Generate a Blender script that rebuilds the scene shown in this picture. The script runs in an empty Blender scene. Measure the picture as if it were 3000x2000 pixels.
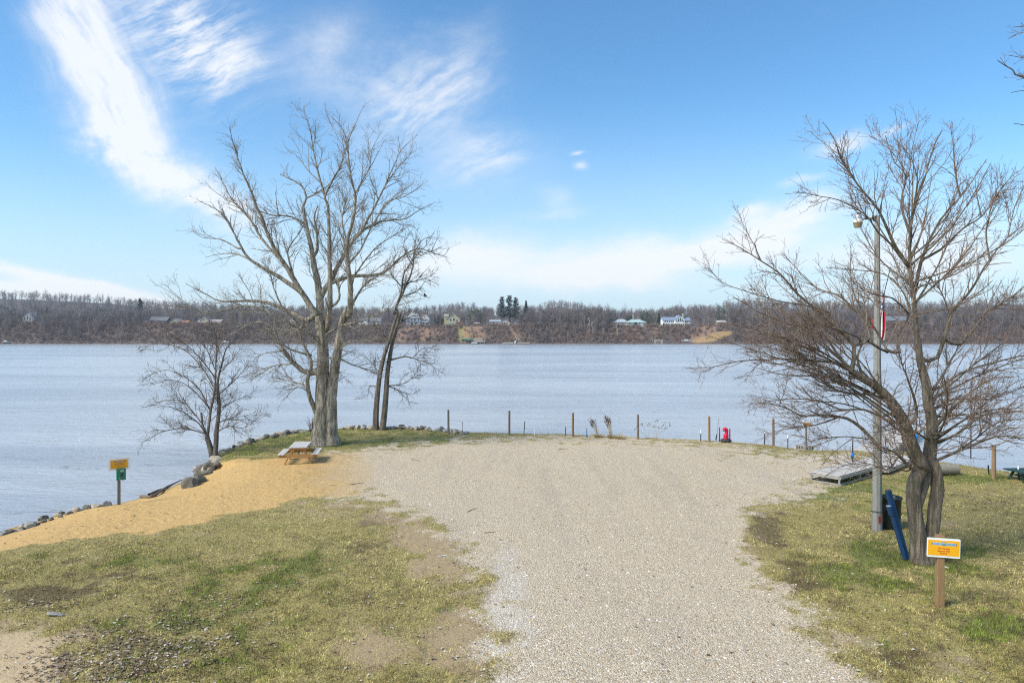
import bpy, bmesh, math, random
import numpy as np
from mathutils import Vector, Matrix, Euler

# ------------------------------------------------------------------ camera, light, exposure
S = bpy.context.scene
C = S.collection
H = 5.46                 # camera height above the gravel
F = 2000.0               # focal length in photo pixels (24 mm equivalent)
HZ = 985.0               # photo row of the true horizon
WZ = -0.60               # water level
cd = bpy.data.cameras.new("camera")
cam = bpy.data.objects.new("camera", cd)
C.objects.link(cam)
cam.location = (0, 0, H)
cam.rotation_euler = (math.radians(90), 0, 0)
cd.sensor_width = 36
cd.lens = 24
cd.shift_y = -0.005
cd.clip_start = 0.1
cd.clip_end = 6000
S.camera = cam

EXPO = 1.24
SKY_STRENGTH = 0.10
SUN_ELEV, SUN_ROT = math.radians(44), math.radians(-118)   # high sun, behind the camera to the left
S.view_settings.view_transform = 'Standard'
S.view_settings.look = 'None'
S.view_settings.exposure = EXPO
S.view_settings.gamma = 1
S.view_settings.use_curve_mapping = False
S.cycles.max_bounces = 6
S.cycles.transparent_max_bounces = 16
S.cycles.use_denoising = False
S.cycles.filter_width = 1.15


class E:
    """tiny expression wrapper that writes Math nodes"""
    def __init__(s, nt, sock): s.nt, s.s = nt, sock
    def _m(s, op, *o, clamp=False):
        n = s.nt.nodes.new('ShaderNodeMath'); n.operation = op; n.use_clamp = clamp
        s.nt.links.new(s.s, n.inputs[0])
        for i, v in enumerate(o):
            if isinstance(v, E): s.nt.links.new(v.s, n.inputs[i+1])
            else: n.inputs[i+1].default_value = v
        return E(s.nt, n.outputs[0])
    def __add__(s, o): return s._m('ADD', o)
    __radd__ = __add__
    def __sub__(s, o): return s._m('SUBTRACT', o)
    def __rsub__(s, o): return (s*-1.0)+o
    def __mul__(s, o): return s._m('MULTIPLY', o)
    __rmul__ = __mul__
    def __truediv__(s, o): return s._m('DIVIDE', o)
    def pow(s, o): return s._m('POWER', o)
    def abs(s): return s._m('ABSOLUTE')
    def max(s, o): return s._m('MAXIMUM', o)
    def min(s, o): return s._m('MINIMUM', o)
    def exp(s): return s._m('EXPONENT')
    def clamp(s): return s._m('ADD', 0.0, clamp=True)
    def step(s, a, b):
        n = s.nt.nodes.new('ShaderNodeMapRange'); n.interpolation_type = 'SMOOTHSTEP'
        s.nt.links.new(s.s, n.inputs[0])
        n.inputs[1].default_value = a; n.inputs[2].default_value = b
        n.inputs[3].default_value = 0; n.inputs[4].default_value = 1
        return E(s.nt, n.outputs[0])


def node(nt, t, ins=None, **at):
    n = nt.nodes.new(t)
    for k, v in at.items(): setattr(n, k, v)
    for k, v in (ins or {}).items():
        if isinstance(v, E): nt.links.new(v.s, n.inputs[k])
        elif isinstance(v, bpy.types.NodeSocket): nt.links.new(v, n.inputs[k])
        else: n.inputs[k].default_value = v
    return n


def c4(c): return (c[0], c[1], c[2], 1.0)


def mixc(nt, f, a, b, mode='MIX'):
    n = nt.nodes.new('ShaderNodeMix'); n.data_type = 'RGBA'; n.blend_type = mode
    for i, v in ((0, f), (6, a), (7, b)):
        if isinstance(v, E): nt.links.new(v.s, n.inputs[i])
        elif isinstance(v, bpy.types.NodeSocket): nt.links.new(v, n.inputs[i])
        elif i == 0: n.inputs[0].default_value = v
        else: n.inputs[i].default_value = c4(v)
    return n.outputs[2]


def noise(nt, vec, scale, detail=4, rough=0.55, dist=0.0):
    n = node(nt, 'ShaderNodeTexNoise', {'Vector': vec, 'Scale': scale, 'Detail': detail, 'Roughness': rough, 'Distortion': dist})
    return E(nt, n.outputs[0])


def vec3(nt, x, y, z=0.0):
    return node(nt, 'ShaderNodeCombineXYZ', {0: x, 1: y, 2: z}).outputs[0]


# ---- world: Nishita sky with thin cirrus, a function of view direction only
W = bpy.data.worlds.new("World"); S.world = W; W.use_nodes = True
nt = W.node_tree; nt.nodes.clear()
sky = node(nt, 'ShaderNodeTexSky', sky_type='NISHITA', sun_disc=False, sun_elevation=SUN_ELEV,
           sun_rotation=SUN_ROT, air_density=1.0, dust_density=0.6, ozone_density=2.0, altitude=200)
tc = node(nt, 'ShaderNodeTexCoord')
sp = node(nt, 'ShaderNodeSeparateXYZ', {0: tc.outputs['Generated']})
dx, dy, dz = (E(nt, sp.outputs[i]) for i in range(3))
yy = dy.abs().max(0.08)
U = dx/yy; V = dz.abs()/yy


def pxu(px): return (px-1500)/F
def pxv(py): return (HZ-py)/F


def blob(px, py, rx, ry, ang=0.0, warp=None):
    """soft elliptical patch of sky; sizes in photo pixels, ang counter-clockwise degrees"""
    a = math.radians(ang); ca, sa = math.cos(a), math.sin(a)
    u = U-pxu(px); v = V-pxv(py)
    if warp is not None: u = u+warp[0]; v = v+warp[1]
    p = (u*ca+v*sa)*(F/rx); q = (v*ca-u*sa)*(F/ry)
    return ((p*p+q*q)*-1.0).exp()


uv = vec3(nt, U, V)
wn = noise(nt, uv, 6.0, 6, 0.6)
wn2 = noise(nt, vec3(nt, U+7.3, V+3.1), 7.0, 6, 0.6)
warp = ((wn-0.5)*0.10, (wn2-0.5)*0.07)
warps = ((wn-0.5)*0.04, (wn2-0.5)*0.03)
# fibrous texture, stretched along the wisps
def fibre(ang, sx, sy, off=0.0, det=8):
    a = math.radians(ang); ca, sa = math.cos(a), math.sin(a)
    p = U*ca+V*sa; q = V*ca-U*sa
    return noise(nt, vec3(nt, (p+(wn-0.5)*0.05)*sx+off, (q+(wn2-0.5)*0.05)*sy), 1.0, det, 0.62)
f1 = fibre(-62, 8, 38); f2 = fibre(22, 12, 52, 4.0); f3 = fibre(10, 7, 26, 9.0); f4 = fibre(-15, 5, 30, 13.0)
f5 = fibre(35, 14, 40, 21.0)
fb = noise(nt, vec3(nt, U*1.0+2.2, V*1.4), 17.0, 9, 0.65)
f1s = ((f1-0.34)*3.2).clamp(); fbs = ((fb-0.36)*3.4).clamp(); f2s = ((f2-0.36)*3.2).clamp(); f3s = ((f3-0.36)*3.2).clamp(); f5s = ((f5-0.38)*3.2).clamp()
m = blob(205, -60, 120, 270, 12, warps)*(f1s*0.55+0.6)
m = m+blob(290, 210, 85, 170, 30, warps)*(f1s*0.6+0.36)
m = m+blob(370, 360, 110, 120, 34, warp)*(f1s*0.6+0.16)
m = m+blob(460, 480, 260, 95, -34, warp)*(fbs*0.72+0.12)
m = m+blob(620, 590, 210, 60, -26, warp)*(f2s*0.5+0.12)
m = m+blob(320, 430, 130, 60, -14, warp)*fbs*0.5
m = m+blob(490, 500, 300, 110, -34, warp)*0.30+blob(560, 130, 260, 190, -10, warp)*0.20+blob(1220, 280, 280, 170, 20, warp)*0.20+blob(1800, 775, 700, 80, 2, warp)*0.30+blob(950, 150, 200, 150, 30, warp)*0.14+blob(1350, 480, 260, 120, 0, warp)*0.16
m = m+blob(540, 120, 110, 240, 40, warp)*f2s*0.42
m = m+blob(560, 110, 200, 150, -20, warp)*(f2s*0.6+0.06)
m = m+blob(690, 210, 70, 50, 20, warp)*0.9*f2
m = m+blob(100, 60, 60, 40, -35, warps)*0.5*f1
m = m+blob(960, 130, 150, 110, 40, warp)*0.42*fb*1.4
m = m+blob(1240, 300, 200, 110, 30, warp)*(f5s*0.55+0.1)+blob(1150, 260, 260, 150, 30, warp)*fbs*0.22
m = m+blob(1380, 120, 140, 70, 60, warp)*0.35*f2
m = m+blob(1420, 470, 160, 80, 10, warp)*1.0*(f2-0.2).max(0)*1.3
m = m+blob(1700, 480, 22, 14, 0, warps)*0.6
m = m+blob(1690, 443, 22, 6, 3, warps)*0.6
m = m+blob(1650, 575, 60, 40, -20, warp)*0.7*f3
m = m+blob(1640, 615, 110, 14, 4, warp)*0.5*f3
m = m+blob(1680, 775, 440, 66, 0, warp)*(f3s*0.55+0.52)
m = m+blob(2120, 705, 380, 52, 14, warp)*(f3s*0.75+0.42)
m = m+blob(1420, 700, 160, 50, 10, warp)*0.4*(f4+0.2)
m = m+blob(2300, 640, 160, 45, 20, warp)*0.7*(f3+0.4)
m = m+blob(2700, 760, 420, 110, 6, warp)*0.9*(f4*0.6+0.55)
m = m+blob(2200, 800, 700, 25, -2, warps)*-0.35
m = m+blob(2190, 612, 62, 26, 18, warp)*0.7
m = m+blob(2350, 530, 70, 14, 14, warps)*0.5
m = m+blob(2460, 425, 95, 32, 16, warps)*0.95*(f3+0.35)
m = m+blob(2620, 382, 60, 12, 18, warps)*0.45
m = m+blob(230, 835, 320, 24, -12.5, warps)*1.3
m = m+blob(60, 850, 330, 26, -4, warps)*1.1
m = m+blob(1100, 800, 500, 60, 0, warp)*0.35
gen = noise(nt, vec3(nt, U*2.0, V*5.0), 3.0, 8, 0.6)
m = m+(gen-0.56).max(0)*0.7
# unseen half of the sky keeps a broken cover of the same cirrus
back = dy.step(0.12, -0.05)
m = (m*(1.0-back)+back*(gen-0.3).max(0)*1.6).clamp()
cl = m.step(0.0, 1.12)*0.90
low = V.step(0.42, 0.0)          # thin veil thickening toward the horizon
cw = 1.02/(SKY_STRENGTH*2**EXPO)
hs = node(nt, 'ShaderNodeHueSaturation', {'Hue': 0.5, 'Saturation': 1.12, 'Value': 1.0, 'Fac': 1.0, 'Color': sky.outputs[0]})
tint = mixc(nt, 1.0, hs.outputs[0], (0.62, 0.84, 0.89), 'MULTIPLY')
veil = mixc(nt, low.pow(1.6)*0.84, tint, (cw*.69, cw*.835, cw*.98))
full = mixc(nt, cl, veil, (cw, cw*1.02, cw*1.05))
bg = node(nt, 'ShaderNodeBackground', {'Color': full, 'Strength': SKY_STRENGTH})
nt.links.new(bg.outputs[0], node(nt, 'ShaderNodeOutputWorld').inputs[0])

sd = bpy.data.lights.new("sun", 'SUN'); so = bpy.data.objects.new("sun", sd); C.objects.link(so)
sd.energy = 2.1; sd.angle = math.radians(24); sd.color = (1.0, 0.93, 0.82)
sdir = Vector((math.sin(SUN_ROT)*math.cos(SUN_ELEV), math.cos(SUN_ROT)*math.cos(SUN_ELEV), math.sin(SUN_ELEV)))
so.rotation_euler = (-sdir).to_track_quat('-Z', 'Y').to_euler()
so.location = sdir*200

# ------------------------------------------------------------------ helpers
rng = np.random.default_rng(7)
random.seed(7)


def tag(o, label=None, cat=None, group=None, kind=None):
    if label: o['label'] = label
    if cat: o['category'] = cat
    if group: o['group'] = group
    if kind: o['kind'] = kind
    return o


def empty(name, loc, label=None, cat=None, group=None, rz=0.0):
    o = bpy.data.objects.new(name, None); C.objects.link(o)
    o.empty_display_size = 0.2
    o.location = loc; o.rotation_euler = (0, 0, rz)
    return tag(o, label, cat, group)


def link(name, me, parent=None, loc=None, rot=None):
    o = bpy.data.objects.new(name, me); C.objects.link(o)
    if parent is not None: o.parent = parent
    if loc is not None: o.location = loc
    if rot is not None: o.rotation_euler = rot
    return o


def children(o): return [c for c in C.objects if c.parent == o]


def copy_tree(o, parent=None):
    c = o.copy(); C.objects.link(c); c.parent = parent
    for ch in children(o): copy_tree(ch, c)
    return c


def mesh_np(name, v, f, mats=(), smooth=False, attrs=None, mi=None):
    """fast mesh from arrays; f is (n,3) or (n,4), or a list of such arrays"""
    if not isinstance(f, (list, tuple)): f = [f]
    f = [np.asarray(a, dtype=np.int32) for a in f if len(a)]
    me = bpy.data.meshes.new(name)
    v = np.ascontiguousarray(v, dtype=np.float32)
    me.vertices.add(len(v)); me.vertices.foreach_set('co', v.ravel())
    tot = np.concatenate([np.full(len(a), a.shape[1], dtype=np.int32) for a in f])
    idx = np.concatenate([a.ravel() for a in f])
    st = np.concatenate([[0], np.cumsum(tot)[:-1]]).astype(np.int32)
    me.loops.add(len(idx)); me.loops.foreach_set('vertex_index', idx)
    me.polygons.add(len(tot)); me.polygons.foreach_set('loop_start', st)
    me.polygons.foreach_set('loop_total', tot)
    if smooth: me.polygons.foreach_set('use_smooth', np.ones(len(tot), dtype=bool))
    if mi is not None: me.polygons.foreach_set('material_index', np.asarray(mi, dtype=np.int32))
    for m_ in mats: me.materials.append(m_)
    for k, (typ, arr) in (attrs or {}).items():
        a = me.attributes.new(k, typ, 'POINT')
        a.data.foreach_set('color' if typ == 'FLOAT_COLOR' else 'value', np.ascontiguousarray(arr, dtype=np.float32).ravel())
    me.update(calc_edges=True)
    return me


class MB:
    """collects boxes, bars, tubes into one mesh"""
    def __init__(s): s.v = []; s.f = []; s.m = []; s.cur = 0
    def add(s, vs, fs):
        o = len(s.v); s.v += [tuple(p) for p in vs]
        for q in fs: s.f.append([i+o for i in q]); s.m.append(s.cur)
        return s
    def mat(s, i): s.cur = i; return s
    def box(s, c, d, rot=None):
        M = rot if rot is not None else Matrix.Identity(3)
        vs = []
        for x in (-.5, .5):
            for y in (-.5, .5):
                for z in (-.5, .5):
                    vs.append(Vector(c)+M @ Vector((x*d[0], y*d[1], z*d[2])))
        return s.add(vs, [(0, 1, 3, 2), (4, 6, 7, 5), (0, 4, 5, 1), (2, 3, 7, 6), (0, 2, 6, 4), (1, 5, 7, 3)])
    def bar(s, a, b, w, h, up=(0, 0, 1)):
        a = Vector(a); b = Vector(b); t = (b-a); L = t.length; t.normalize()
        n = t.cross(Vector(up))
        if n.length < 1e-4: n = t.cross(Vector((1, 0, 0)))
        n.normalize(); u = n.cross(t)
        return s.box((a+b)/2, (w, L, h), Matrix((n, t, u)).transposed())
    def cyl(s, a, b, r0, r1=None, n=12, cap=True, twist=0.0):
        r1 = r0 if r1 is None else r1
        a = Vector(a); b = Vector(b); t = (b-a).normalized()
        x = t.cross(Vector((0, 1, 0)) if abs(t.y) < .9 else Vector((1, 0, 0))).normalized(); y = t.cross(x)
        vs = []
        for p, r in ((a, r0), (b, r1)):
            for i in range(n):
                q = 2*math.pi*i/n+twist; vs.append(p+x*(r*math.cos(q))+y*(r*math.sin(q)))
        fs = [(i, (i+1) % n, n+(i+1) % n, n+i) for i in range(n)]
        if cap: fs += [tuple(range(n-1, -1, -1)), tuple(range(n, 2*n))]
        return s.add(vs, fs)
    def lathe(s, prof, c=(0, 0, 0), n=24):
        vs = []; k = len(prof)
        for i in range(n):
            q = 2*math.pi*i/n
            for r, z in prof: vs.append((c[0]+r*math.cos(q), c[1]+r*math.sin(q), c[2]+z))
        fs = [(i*k+j, ((i+1) % n)*k+j, ((i+1) % n)*k+j+1, i*k+j+1) for i in range(n) for j in range(k-1)]
        return s.add(vs, fs)
    def build(s, name, mats, parent=None, bevel=0.0, smooth=False, loc=None, rot=None):
        me = bpy.data.meshes.new(name); me.from_pydata(s.v, [], s.f)
        for m_ in (mats if isinstance(mats, (list, tuple)) else [mats]): me.materials.append(m_)
        me.polygons.foreach_set('material_index', s.m)
        if smooth: me.polygons.foreach_set('use_smooth', [True]*len(s.f))
        me.update()
        o = link(name, me, parent, loc, rot)
        if bevel:
            b = o.modifiers.new('bevel', 'BEVEL'); b.width = bevel; b.segments = 2; b.limit_method = 'ANGLE'
        return o


# photo geometry -> world
def P(px, py, Y): return Vector(((px-1500)/F*Y, Y, H-(py-HZ)/F*Y))


def hash2(ix, iy, seed):
    h = (ix.astype(np.int64)*374761393+iy.astype(np.int64)*668265263+seed*1442695041) & 0xffffffff
    h = ((h ^ (h >> 13))*1274126177) & 0xffffffff
    return ((h ^ (h >> 16)) & 0xffff)/65535.0


def vnoise(x, y, s, seed=0):
    x = np.asarray(x, dtype=float)/s; y = np.asarray(y, dtype=float)/s
    ix = np.floor(x); iy = np.floor(y); fx = x-ix; fy = y-iy
    fx = fx*fx*(3-2*fx); fy = fy*fy*(3-2*fy)
    a = hash2(ix, iy, seed); b = hash2(ix+1, iy, seed); c = hash2(ix, iy+1, seed); d = hash2(ix+1, iy+1, seed)
    return a*(1-fx)*(1-fy)+b*fx*(1-fy)+c*(1-fx)*fy+d*fx*fy


def fbm(x, y, s, seed=0, o=4):
    r = 0; a = .5; t = 0
    for i in range(o): r = r+a*vnoise(x, y, s, seed+i*17); t += a; a *= .5; s = s/2.03
    return r/t


def sstep(a, b, x):
    t = np.clip((x-a)/(b-a), 0, 1); return t*t*(3-2*t)


def seg_dist(x, y, pts):
    """distance to polyline, param index along it"""
    best = np.full(x.shape, 1e9); par = np.zeros(x.shape)
    for i in range(len(pts)-1):
        ax, ay = pts[i]; bx, by = pts[i+1]
        ex, ey = bx-ax, by-ay; l2 = ex*ex+ey*ey+1e-12
        t = np.clip(((x-ax)*ex+(y-ay)*ey)/l2, 0, 1)
        d = np.hypot(x-ax-t*ex, y-ay-t*ey)
        k = d < best; best = np.where(k, d, best); par = np.where(k, i+t, par)
    return best, par


def inside(x, y, poly):
    r = np.zeros(x.shape, dtype=bool); n = len(poly)
    for i in range(n):
        x1, y1 = poly[i]; x2, y2 = poly[(i+1) % n]
        if y1 == y2: continue
        c = ((y1 > y) != (y2 > y)) & (x < (x2-x1)*(y-y1)/(y2-y1)+x1)
        r ^= c
    return r


# ------------------------------------------------------------------ materials
def newmat(name):
    m_ = bpy.data.materials.new(name); m_.use_nodes = True
    nt = m_.node_tree
    b = nt.nodes['Principled BSDF']
    return m_, nt, b


def obj_co(nt): return node(nt, 'ShaderNodeTexCoord').outputs['Object']


def bump(nt, b, h, strength=0.5, dist=0.02):
    n = node(nt, 'ShaderNodeBump', {'Height': h, 'Strength': strength, 'Distance': dist})
    nt.links.new(n.outputs[0], b.inputs['Normal'])


def simple(name, col, rough=0.6, var=0.25, scale=6.0, bmp=0.0, stretch=(1, 1, 1), metal=0.0, col2=None):
    """paint, wood, stone: base colour broken up by stretched noise"""
    m_, nt, b = newmat(name)
    mp = node(nt, 'ShaderNodeMapping', {0: obj_co(nt), 3: stretch})
    n1 = noise(nt, mp.outputs[0], scale, 6, 0.65)
    n2 = noise(nt, mp.outputs[0], scale*5.3, 5, 0.7)
    d = tuple(x*(1-var) for x in col); l = tuple(min(1, x*(1+var*0.8)) for x in col)
    k = ((n1-0.5)*1.6+(n2-0.5)*0.9+0.5).clamp()
    cc = mixc(nt, k, d, l if col2 is None else col2)
    nt.links.new(cc, b.inputs['Base Color'])
    nt.links.new(((n2-0.5)*0.25+rough).s, b.inputs['Roughness'])
    b.inputs['Metallic'].default_value = metal
    if bmp: bump(nt, b, n1*0.5+n2, bmp, 0.01)
    return m_


def bark(name, dark, light, moss, mossamt=0.3, scale=1.0):
    m_, nt, b = newmat(name)
    co = obj_co(nt)
    mp = node(nt, 'ShaderNodeMapping', {0: co, 3: (11*scale, 11*scale, 1.5*scale)})
    n1 = noise(nt, mp.outputs[0], 1.0, 6, 0.7, 0.6)
    n2 = noise(nt, co, 3.0*scale, 5, 0.6)
    n3 = noise(nt, co, 1.1*scale, 4, 0.6)
    cc = mixc(nt, n1.step(0.36, 0.60), dark, light)
    cc = mixc(nt, (n2.step(0.45, 0.7))*mossamt, cc, moss)
    cc = mixc(nt, n3.step(0.4, 0.75)*0.35, cc, tuple(x*1.25 for x in light))
    nt.links.new(cc, b.inputs['Base Color'])
    b.inputs['Roughness'].default_value = 0.9
    n5 = noise(nt, mp.outputs[0], 2.6, 5, 0.7)
    bump(nt, b, n1.step(.3, .7)+n5*0.5, 1.0, 0.05)
    return m_
# ------------------------------------------------------------------ near land
# visible edge of the land in photo pixels: (px, py, beach width m); beach points are read at water level
EDGE = [(-1500, 1900, 5, 1), (-700, 1700, 5, 1), (-300, 1620, 5, 1), (0, 1556, 4, 1), (110, 1524, 3.5, 1), (200, 1500, 3.5, 1), (330, 1476, 4.5, 1), (440, 1450, 4.5, 1),
        (530, 1412, 3.5, 1), (575, 1392, 2.6, 1), (600, 1366, 1.8, 2), (640, 1328, 1.3, 2), (700, 1300, 1.3, 2), (800, 1274, 1.3, 2), (900, 1260, 1.3, 2),
        (1000, 1257, 1.3, 0), (1110, 1256, 1.3, 0), (1250, 1260, 1.3, 0), (1350, 1268, 1.3, 0), (1500, 1271, 1.3, 0),
        (1700, 1275, 1.3, 0), (1900, 1284, 1.3, 0), (2100, 1293, 1.3, 0), (2300, 1308, 1.3, 0), (2400, 1322, 1.5, 0),
        (2480, 1336, 2.5, 1), (2600, 1342, 3.0, 1), (2700, 1343, 2.0, 1), (2800, 1358, 1.3, 0), (2900, 1372, 1.3, 0),
        (3000, 1387, 1.3, 0), (3300, 1425, 1.3, 0), (4000, 1480, 1.3, 0), (6500, 1600, 1.3, 0)]
shore = []; shw = []
for px, py, w, k in EDGE:
    zz = WZ if k == 1 else -0.05
    Y = (H-zz)*F/(py-HZ); X = (px-1500)/F*Y
    if k == 0: Y += 1.2
    if k == 2: X -= 0.75; Y += 0.9
    shore.append((X, Y)); shw.append(w)
shore_poly = shore+[(200, shore[-1][1]), (200, -80), (-90, -80), (-90, shore[0][1])]


def land_z(x, y):
    x = np.asarray(x, dtype=float); y = np.asarray(y, dtype=float)
    d, par = seg_dist(x, y, shore)
    wv = np.interp(par, np.arange(len(shw)), shw)
    ins = inside(x, y, shore_poly)
    s = np.where(ins, d, -d)+(fbm(x, y, 1.2, 5, 3)-0.5)*0.35
    t = np.clip(s/wv, 0, 1)
    steep = 1-(1-t)**2
    z = WZ+(-WZ)*np.where(wv > 2.2, t*t*(3-2*t)*0.35+steep*0.65, steep)
    z = np.where(s < 0, WZ+np.maximum(s*0.35, -0.8), z)
    und = (fbm(x, y, 5.0, 11, 3)-0.5)*0.10+(fbm(x, y, 0.9, 23, 3)-0.5)*0.035
    z = z+und*np.clip(s/2.0, 0, 1)
    return z, s


def G(px, py):
    """point of the ground seen at a photo pixel: first hit along the ray, else the crest it just misses"""
    Y = np.arange(9.0, 62.0, 0.04); X = (px-1500)/F*Y; zr = H-(py-HZ)/F*Y
    z = land_z(X, Y)[0]; d = zr-z
    hit = np.nonzero((d <= 0) & (z > WZ-.15))[0]
    if len(hit): i = hit[0]
    else:
        ok = z > WZ+.25
        i = int(np.argmin(np.where(ok, d, 1e9)))
    return Vector((X[i], Y[i], z[i]))


def topix(x, y, z):
    yc = np.maximum(y, 9.5)
    return 1500+x/yc*F, HZ+(H-z)/yc*F


GRAVEL = [(1440, 2150), (1465, 1960), (1445, 1850), (1430, 1760), (1400, 1660), (1330, 1585), (1255, 1520), (1165, 1470), (1060, 1440), (900, 1440), (880, 1350), (1050, 1330), (1150, 1313),
          (1290, 1298), (1450, 1287), (1640, 1283), (1850, 1288), (2000, 1298), (2080, 1308), (2150, 1322), (2260, 1336), (2400, 1343), (2470, 1340), (2600, 1344),
          (2640, 1352), (2500, 1372), (2400, 1395), (2380, 1412), (2450, 1425), (2350, 1442), (2250, 1465), (2180, 1495), (2150, 1530), (2150, 1575), (2190, 1650), (2260, 1740), (2350, 1830), (2450, 1930), (2520, 2000), (2640, 2150)]
SAND = [(-900, 1820), (-300, 1680), (0, 1606), (200, 1586), (400, 1562), (600, 1530), (760, 1492), (880, 1464), (980, 1452), (1050, 1450), (1095, 1420), (1090, 1360), (1060, 1330), (950, 1332), (880, 1341), (800, 1343),
        (700, 1347), (640, 1356), (595, 1385), (540, 1412), (440, 1445), (300, 1440), (0, 1480), (-900, 1600)]
SAND2 = [(-400, 1830), (0, 1842), (120, 1848), (185, 1870), (175, 1920), (140, 1990), (120, 2150), (-400, 2150)]


def sdpoly(px, py, x, y, poly):
    """signed distance in metres-ish (photo pixels scaled by range)"""
    d, _ = seg_dist(px, py, poly+[poly[0]])
    return np.where(inside(px, py, poly), d, -d)


def ell(px, py, cx, cy, rx, ry): return np.exp(-(((px-cx)/rx)**2+((py-cy)/ry)**2))


def masks(x, y, z, s):
    wx = (fbm(x, y, 2.2, 31, 4)-.5)*0.9+(fbm(x, y, .35, 41, 3)-.5)*0.35
    wy = (fbm(x, y, 2.2, 51, 4)-.5)*0.9+(fbm(x, y, .35, 61, 3)-.5)*0.35
    px, py = topix(x+wx*0.7, y+wy*0.7, z)
    k = np.maximum(y, 9.5)/F
    n1 = fbm(x, y, 1.3, 71, 4); n2 = fbm(x, y, .5, 81, 3)
    gd = sdpoly(px, py, x, y, GRAVEL)*k
    gravel = sstep(-0.8, 0.6, gd+(n2-.5)*1.2+(fbm(x, y, .2, 77, 2)-.5)*.7)
    sd_ = sdpoly(px, py, x, y, SAND)*k
    sedge = sstep(-0.16, 0.16, sd_+(n2-.5)*0.3); sfade = 1-sstep(0, 1, (px-850)/330.0+(n1-.5)*.45)
    sdm = sedge*sfade
    s2 = sstep(-0.12, 0.15, sdpoly(px, py, x, y, SAND2)*k+(n2-.5)*.3)
    sand = np.maximum(sdm, s2*.4)
    green = (ell(px, py, 1000, 1285, 420, 30)*1.1+ell(px, py, 680, 1330, 130, 30)+ell(px, py, 800, 1680, 200, 55)*.75+ell(px, py, 560, 1830, 230, 60)*1.0+ell(px, py, 650, 1960, 110, 40)*.6
             + ell(px, py, 380, 1640, 300, 40)*.35+ell(px, py, 2560, 1660, 170, 60)*1.0+ell(px, py, 2800, 1640, 90, 40)*.7+ell(px, py, 2950, 1850, 130, 70)*1.1+ell(px, py, 2520, 1430, 150, 28)*.9
             + ell(px, py, 2650, 1480, 120, 40)*.6+ell(px, py, 2330, 1455, 90, 14)*.8+ell(px, py, 2860, 1400, 180, 16)*.6+ell(px, py, 2300, 1325, 140, 16)*.6+ell(px, py, 1310, 1775, 30, 14)*.9+ell(px, py, 2560, 1880, 60, 12)*.5)
    green = np.clip(green*1.5*sstep(.30, .62, n1*.55+n2*.45)+0.32*sstep(.52, .75, n2), 0, 1)
    brown = (ell(px, py, 1130, 1530, 70, 25)+ell(px, py, 1080, 1620, 60, 40)*.7+ell(px, py, 130, 1738, 110, 20)*1.3+ell(px, py, 1340, 1655, 50, 10)*.8+ell(px, py, 2230, 1560, 70, 70)*.7+ell(px, py, 2330, 1700, 60, 60)*.7
             + ell(px, py, 300, 1690, 240, 22)*.5+ell(px, py, 2540, 1545, 50, 12)*1.1+ell(px, py, 2680, 1930, 200, 40)*.5+ell(px, py, 1070, 1740, 40, 30)*.7+ell(px, py, 2180, 1325, 120, 14)*.5)
    brown = np.clip(brown*sstep(.28, .6, n1*.5+n2*.5)*1.2+.5*sstep(.6, .8, fbm(x, y, .28, 91, 2)), 0, 1)
    dirt = (ell(px, py, 1240, 1640, 55, 75)+ell(px, py, 1180, 1560, 60, 40)*.6+ell(px, py, 1090, 1900, 150, 90)*.7+ell(px, py, 1330, 1870, 70, 90)*.6+ell(px, py, 60, 1930, 190, 110)*1.3+ell(px, py, 230, 1860, 90, 30)*.6
            + ell(px, py, 2200, 1610, 60, 60)*.5+ell(px, py, 2450, 1870, 150, 70)*.5+ell(px, py, 2840, 1950, 150, 50)*.6+ell(px, py, 420, 1560, 300, 12)*.5+ell(px, py, 620, 1385, 60, 14)*.6+ell(px, py, 2740, 1540, 110, 16)*.6)
    dirt = np.clip((dirt+.5*np.exp(-((gd+.45)/.5)**2)*(px < 1600)*(py > 1470))*sstep(.27, .58, n1*.45+n2*.55)*1.35, 0, 1)
    bright = (ell(px, py, 1470, 1720, 55, 120)+ell(px, py, 1500, 1900, 70, 150)*1.2+ell(px, py, 2200, 1630, 40, 60)*.5+ell(px, py, 2430, 1345, 100, 10)*1.4+ell(px, py, 2280, 1400, 120, 30)*.5)
    bright = np.clip(bright*sstep(.3, .6, n2), 0, 1)
    litter = (ell(px, py, 330, 1930, 150, 60)+ell(px, py, 230, 1975, 70, 40)+ell(px, py, 480, 1880, 180, 50)*.7+ell(px, py, 560, 1810, 200, 60)*.3+ell(px, py, 2900, 1480, 90, 14)+ell(px, py, 2810, 1450, 60, 9)*.8+ell(px, py, 110, 1770, 90, 14)*.5)
    litter = np.clip(litter*sstep(.25, .6, n2*.6+n1*.4)*1.2, 0, 1)
    bank = 1-sstep(0.15, 0.8, s)
    return dict(gravel=gravel, sand=sand, green=green, brown=brown, dirt=dirt, bright=bright, litter=litter, bank=bank, sedge=sedge, sfade=sfade, spatch=s2)


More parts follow.
